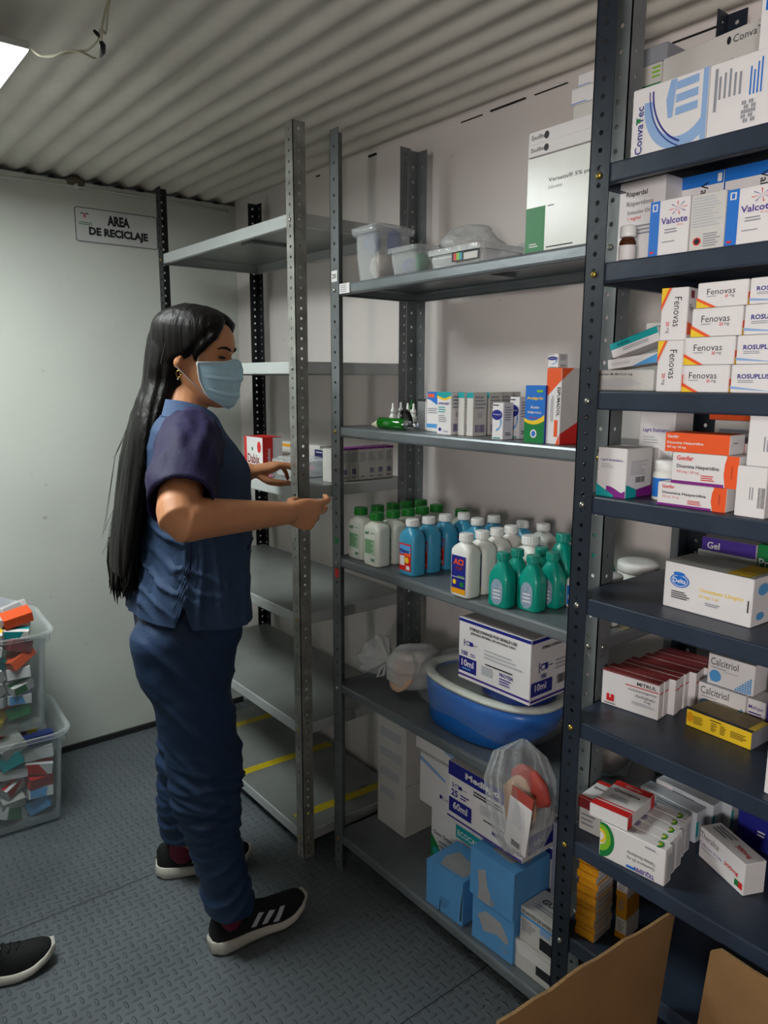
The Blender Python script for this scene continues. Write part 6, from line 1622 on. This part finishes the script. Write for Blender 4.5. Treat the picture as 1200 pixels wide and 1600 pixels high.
# sleeves
def sleeve(st, seed, cuffdir):
    b = MB(); P = [V3(*s_[:3]) for s_ in st]; R = [s_[3] for s_ in st]; sub = 6
    PP = catm(P, sub); RR = []
    for i in range(len(R)-1):
        for j in range(sub): RR.append(R[i]+(R[i+1]-R[i])*j/sub)
    RR.append(R[-1]); n = 56; pr = None; rings = []
    for i, p in enumerate(PP):
        t_ = (PP[min(i+1, len(PP)-1)]-PP[max(i-1, 0)]).normalized()
        x = (t_.cross(V3(1, 0, 0)) if pr is None else (pr-t_*pr.dot(t_))).normalized(); pr = x; y = t_.cross(x); s_ = i/(len(PP)-1); ring = []
        for k in range(n):
            g = 2*pi*k/n; f = .0055*sin(s_*20+g*2+seed)*s_*(1-s_*.3)+.0045*mnoise.noise((cos(g)*2.2, sin(g)*2.2, s_*4+seed))+.003*mnoise.noise((cos(g)*5, sin(g)*5, s_*9+seed))
            f += .008*max(0, 1-2.6*abs(mnoise.noise((cos(g)*1.6+seed, sin(g)*1.6, s_*5+cos(g)*1.5))))**1.5*min(1, (1.02-s_)*3)
            if s_ > .93: f += .0012
            ring.append(tuple(p+x*((RR[i]+f)*cos(g))+y*((RR[i]+f)*sin(g))))
        rings.append(ring)
    inner = []
    for i in (len(PP)-1, len(PP)-3, len(PP)-6):
        c_ = PP[i]; inner.append([tuple(c_+(V3(*q)-c_)*.93) for q in rings[i]])
    b.loft(rings+inner, M_navycloth, True, True)
    return b
CU = S_R.lerp(E_R, .80)
so = sleeve([(.748, 1.700, 1.345, .040), (.728, 1.640, 1.322, .062), (S_R.x, S_R.y-.004, 1.292, .073), (S_R.lerp(E_R, .42).x, S_R.lerp(E_R, .42).y, S_R.lerp(E_R, .42).z-.002, .070), (CU.x, CU.y, CU.z-.002, .068)], 1.0, None).build('sleeve', tunic); tag(so, 'navy short sleeve')
CL = S_L.lerp(E_L, .6)
so = sleeve([(.758, 1.79, 1.345, .040), (.762, 1.85, 1.318, .056), (S_L.x+.022, S_L.y+.0, 1.285, .062), (S_L.lerp(E_L, .35).x, S_L.lerp(E_L, .35).y, 1.24, .068), (CL.x, CL.y, CL.z, .064)], 4.0, None).build('sleeve', tunic); tag(so, 'navy short sleeve')
# collar: two turned flaps around the neck, V at the front
for s_ in (1, -1):
    b = MB(); rows = []
    for k in range(15):
        u = k/14; g = 2.35-(2.35-.28)*u; yaw = -.16; sg = -s_
        r_up = .060+.008*u; zu = 1.398-.006*u-.060*u**2.2
        r_dn = r_up+.026+.012*sin(pi*u); zd = zu-.032-.020*u
        pts = []
        for r_, z_, e_ in ((r_up, zu, 0), (r_up+.007, zu+.005, .004), (r_dn, zd, .0)):
            x, y = r_*cos(g)*1.12, sg*r_*sin(g)*1.12
            pts.append(V3(.757+.006*u+x*cos(yaw)-y*sin(yaw), TY+x*sin(yaw)+y*cos(yaw), z_))
        pts += [pts[2]+V3(0, 0, -.003), pts[1]+V3(0, 0, -.003), pts[0]+V3(0, 0, -.004)]
        rows.append([tuple(p) for p in pts])
    b.loft(rows, M_collar, True, False)
    o = b.build('collar', tunic); tag(o, 'lighter blue collar')
bpy.context.view_layer.update()

# trousers
def trou_disp(co, no):
    for i in range(len(co)):
        x, y, z = co[i]
        near = y < 1.76
        cx = .78
        g = atan2(y-(1.64 if near else 1.9), x-(.75 if z > .5 else .79))
        f = .0022*mnoise.noise((x*9, y*9, z*16))+.0022*mnoise.noise((x*22, y*22, z*30))
        # behind the knee and down the calf: bunched slanting creases
        def rdg(a_, b_, c_): return max(0, 1-2.4*abs(mnoise.noise((a_, b_, c_))))**1.4
        f += .0110*math.exp(-((z-.41)/.10)**2)*rdg(x*3, y*3+2, z*30+x*13)
        f += .0060*math.exp(-((z-.36)/.12)**2)*rdg(x*3+7, y*3, z*34-x*10)
        f += .0100*math.exp(-((z-.18)/.09)**2)*rdg(x*4, y*4+5, z*20-x*14)
        f += .0110*math.exp(-((z-.68)/.17)**2)*rdg(x*2+1, y*2, z*12+x*15)
        f += .0060*math.exp(-((z-.54)/.12)**2)*rdg(x*3+4, y*3, z*16+x*20)
        co[i] = co[i]+no[i]*f
    return co
tr = MB()
def leg_loft(L_):
    rs = [ering(cx, cy, z, rx, ry, 0, 40, 2.1) for cx, cy, z, rx, ry in interp(L_, 4)]
    tr.loft(rs, M_trous, True, True)
leg_loft([(.752, 1.69, .90, .12, .10)]+NEAR); leg_loft([(.758, 1.81, .90, .12, .10)]+FAR)
tr.loft([ering(.752, TY, z, rx, ry) for z, rx, ry in ((.94, .112, .150), (.90, .120, .158), (.86, .126, .162), (.82, .125, .160), (.79, .112, .145))], M_trous, True, True)
to_mesh(tr, 'trousers', .0055, 3, person, trou_disp)

# shoes
def shoe(parent_thing, loc, yaw, name, label, stripes=True, laces=False, pitch=0.0, S_=1.0, side=-1):
    """local x heel to toe, origin under the heel back"""
    LN = .272
    def hw(x):      # half width of the sole
        t_ = max(0, min(1, x/LN))
        tab = [(0, .014), (.03, .028), (.09, .034), (.2, .036), (.35, .034), (.5, .037), (.68, .047), (.8, .046), (.9, .038), (.96, .029), (1, .013)]
        for a, b_ in zip(tab, tab[1:]):
            if a[0] <= t_ <= b_[0]: k = (t_-a[0])/(b_[0]-a[0]); k = k*k*(3-2*k); return a[1]+(b_[1]-a[1])*k
    def zb(x): t_ = x/LN; return .0005+.030*max(0, (t_-.66)/.34)**1.8+.006*max(0, (.08-t_)/.08)
    def zt(x): t_ = x/LN; return .040-.014*min(1, max(0, (t_-.0)/.6))+.030*max(0, (t_-.72)/.28)**1.8*.9
    def top(x):
        t_ = x/LN; tab = [(0, .078), (.04, .098), (.12, .100), (.25, .092), (.36, .098), (.45, .094), (.6, .077), (.75, .069), (.88, .066), (.96, .060), (1, .046)]
        for a, b_ in zip(tab, tab[1:]):
            if a[0] <= t_ <= b_[0]: k = (t_-a[0])/(b_[0]-a[0]); return a[1]+(b_[1]-a[1])*k
    M_ = Matrix.Translation(loc) @ Matrix.Rotation(yaw, 4, 'Z') @ Matrix.Rotation(pitch, 4, 'Y') @ Matrix.Scale(S_, 4)
    # black upper
    b = MB(); b.M = M_; rings = []; NS = 34; n = 28
    for i in range(NS+1):
        x = LN*i/NS; w_ = hw(x)*.93; h0 = zt(x)-.006; h1 = top(x); ring = []
        for k in range(n):
            g = 2*pi*k/n; c_, s_ = cos(g), sin(g)
            yy = w_*(abs(c_)**.75)*(1 if c_ > 0 else -1); hh = (h1-h0)
            zz = h0+hh*max(0, s_)**(.75)+min(0, s_)*.004
            narrow = 1-.42*max(0, s_)**1.5*(1 if x < LN*.5 else .75)
            ring.append((x, yy*narrow, zz))
        rings.append(ring)
    b.loft(rings, M_shoeb, True, True)
    up_ = b.build(name); 
    up_.parent = parent_thing; up_.matrix_parent_inverse = Matrix.Translation(-Vector(parent_thing.location)); tag(up_, label)
    b = MB(); b.M = M_; rings = []
    for i in range(NS+1):
        x = -.004+(LN+.008)*i/NS; xx = min(LN, max(0, x)); w_ = hw(xx)+.003; a, c_ = zb(xx), zt(xx)
        rings.append([(x, w_*sx_*k_, z_) for sx_, k_, z_ in ((1, .86, a), (1, 1.0, a+.006), (1, 1.02, (a+c_)/2), (1, .97, c_-.002), (1, .9, c_), (-1, .9, c_), (-1, .97, c_-.002), (-1, 1.02, (a+c_)/2), (-1, 1.0, a+.006), (-1, .86, a))])
    b.loft(rings, M_sole, True, True); so_ = b.build('sole', up_); tag(so_, 'thick white sole')
    b = MB(); b.M = M_; rings = []
    for i in range(NS+1):
        x = .004+(LN-.01)*i/NS; w_ = hw(x)*.9; a = zb(x); rings.append([(x, w_*q, a-.0006*(q*0+1)) for q in (1, -1)]+[(x, -w_, a+.003), (x, w_, a+.003)])
    b.loft(rings, M_blk, True, False); b.build('outsole', up_)
    if stripes:
        b = MB(); b.M = M_
        def sp(x, q, s_):     # point on the side wall: q 0 at the sole, 1 high up
            w_ = hw(x)*.93; h0 = zt(x)-.006; h1 = top(x); sn = q; g = math.asin(min(1, sn)); c_ = cos(g)
            yy = w_*(abs(c_)**.75); zz = h0+(h1-h0)*sn**.75; return (x, s_*(yy*(1-.42*sn**1.5*(1 if x < LN*.5 else .75))+.0012), zz)
        for s_ in (1, -1):
            for k in range(3):
                x0_ = .098+.030*k; vs = []
                for j in range(7):
                    q = .14+.09*j*(.82+.12*k); sh = .0045*j*(1.0)
                    vs += [sp(x0_+sh, q, s_), sp(x0_+sh+.0145, q, s_)]
                fs = [(2*j, 2*j+1, 2*j+3, 2*j+2) for j in range(6)]
                b.add(vs, fs if s_ < 0 else [f[::-1] for f in fs], M_stripe)
        o = b.build('stripe', up_); tag(o, 'three silver stripes')
    if laces:
        b = MB(); b.M = M_
        for k in range(5):
            x = .12+.018*k; h = top(x)+.002; b.tube([(x-.004, -.02, h-.010), (x, -.008, h), (x+.002, .008, h), (x+.006, .02, h-.010)], .0022, M_blk, 6)
        for s_ in (-1, 1):
            h = top(.115)+.003
            b.tube([(.115, 0, h), (.11, s_*.02, h+.012), (.125, s_*.036, h+.004), (.13, s_*.018, h+.001), (.118, 0, h)], .0022, M_blk, 6); b.tube([(.115, 0, h), (.14, s_*.02, h+.006), (.155, s_*.04, h-.006)], .0022, M_blk, 6)
        b.build('lace', up_)
    return up_
yn = atan2(1.583-1.612, .975-.72)
shoe(person, (.712, 1.603, 0), -.05, 'shoe', 'black trainer with three silver stripes', True, pitch=-.03)
shoe(person, (.722, 1.985, 0), -.43, 'shoe', 'black trainer', True)
b = MB(); chain(b, [(V3(.762, 1.603, .075), .037), (V3(.764, 1.603, .14), .038)], M_sock, 20); put_child(b, 'sock', None, 'maroon sock')
b = MB(); chain(b, [(V3(.786, 1.945, .075), .040), (V3(.795, 1.936, .16), .041)], M_sock, 20); put_child(b, 'sock', None, 'maroon sock')

# ================= second person: only the tip of one shoe reaches into the picture
p2 = thing('person', 'person left of the picture, only the toe of a black trainer shows on the floor', 'person', (.14, 1.92, 0))
shoe(p2, (.120, 1.873, 0), -.16, 'shoe', 'black trainer with laces', False, True)
shoe(p2, (.03, 2.06, 0), -.02, 'shoe', 'black trainer with laces', False, True)
b = MB()
M_dtrous = mat('dark_trousers', (30, 36, 48), .8, noise=.15, bump=.2)
for (ax, ay, kx, ky, hx_, hy_) in ((.155, 1.868, .10, 1.90, .02, 1.935), (.075, 2.06, .04, 2.06, .0, 2.05)):
    b.loft([ering(x, y, z, r_, r_*.95, 0, 28) for x, y, z, r_ in interp([(ax-.01, ay, .085, .058), (ax-.012, ay, .12, .06), (ax-.015, ay, .25, .062), (kx, ky, .48, .072), ((kx+hx_)/2, (ky+hy_)/2, .66, .085), (hx_, hy_, .84, .10), (hx_, hy_+.01, .92, .105)], 3)], M_dtrous, True, True)
o = to_mesh(b, 'trousers', .009, 2, p2)
PX, PY = .0, 1.99
b = MB()
b.loft([ering(PX, PY, z, rx, ry, -.2, 32) for z, rx, ry in ((.88, .125, .165), (.95, .128, .168), (1.1, .125, .165), (1.25, .128, .18), (1.36, .115, .19), (1.42, .085, .15), (1.45, .06, .08))], M_dtrous, True, True)
for s_ in (-1, 1):
    chain(b, [(V3(PX-.01, PY+s_*.17, 1.38), .058), (V3(PX-.03, PY+s_*.235, 1.2), .056), (V3(PX-.03, PY+s_*.25, 1.1), .054)], M_dtrous)
to_mesh(b, 'shirt', .008, 2, p2)
b = MB()
for s_ in (-1, 1):
    chain(b, [(V3(PX-.02, PY+s_*.20, 1.3), .042), (V3(PX-.03, PY+s_*.25, 1.1), .040), (V3(PX+.02, PY+s_*.26, .93), .034), (V3(PX+.06, PY+s_*.25, .86), .025)], M_skin)
    make_hand(b, V3(PX+.06, PY+s_*.25, .86), V3(.35, 0, -1), V3(1, 0, .3), M_skin, {'N': V3(0, -s_, 0), 'f': [(.2, .3, .2), (.25, .35, .25), (.3, .35, .25), (.35, .4, .3)]}, (.4, .4), 1.0)
chain(b, [(V3(PX-.005, PY, 1.38), .055), (V3(PX+.005, PY, 1.52), .052)], M_skin)
hd = []
for i in range(26):
    z = PROF[0][0]+(PROF[-1][0]-PROF[0][0])*i/25; ring = []
    for k in range(32):
        x, y, zz = skull(z, 2*pi*k/32); af = (2*pi*k/32+pi) % (2*pi)-pi
        y += .024*math.exp(-(af/.13)**2-((z-.082)/.014)**2)-.006*math.exp(-((abs(af)-.4)/.2)**2-((z-.118)/.011)**2)
        ring.append((PX+.015+y, PY-x, 1.475+zz))
    hd.append(ring)
b.loft(hd, M_skin, True, True)
for s_ in (-1, 1): b.lathe([(.004, -.028), (.012, -.01), (.013, .012), (.004, .028)], M_skin, (PX+.005, PY+s_*.073, 1.575), 10, 1, .5)
chain(b, [(V3(PX-.0, PY-.06, .85), .07), (V3(PX, PY+.06, .85), .07)], M_skin)
for (ax, ay, hx_, hy_) in ((.15, 1.868, .03, 1.93), (.07, 2.06, .02, 2.07)): chain(b, [(V3(hx_, hy_, .8), .07), (V3((ax+hx_)/2, (ay+hy_)/2, .48), .045), (V3(ax-.01, ay, .09), .034)], M_skin)
to_mesh(b, 'body', .0055, 2, p2)
b = MB(); rings = []
for z, a0 in ((.225, 0), (.21, 0), (.195, .3), (.175, .75), (.15, 1.15), (.12, 1.5), (.09, 1.8), (.06, 2.1), (.04, 2.3)):
    ring = []
    for k in range(29):
        a = a0+(2*pi-2*a0)*k/28; x, y, zz = skull(min(z, .2195), a, .012); ring.append((PX+.015+y, PY-x, 1.475+z+.006*(z > .2)))
    for k in range(29):
        a = 2*pi-a0-(2*pi-2*a0)*k/28; x, y, zz = skull(min(z, .2195), a, -.004); ring.append((PX+.015+y, PY-x, 1.475+z))
    rings.append(ring)
b.loft(rings[::-1], M_hair, True, True); to_mesh(b, 'hair', .005, 3, p2)
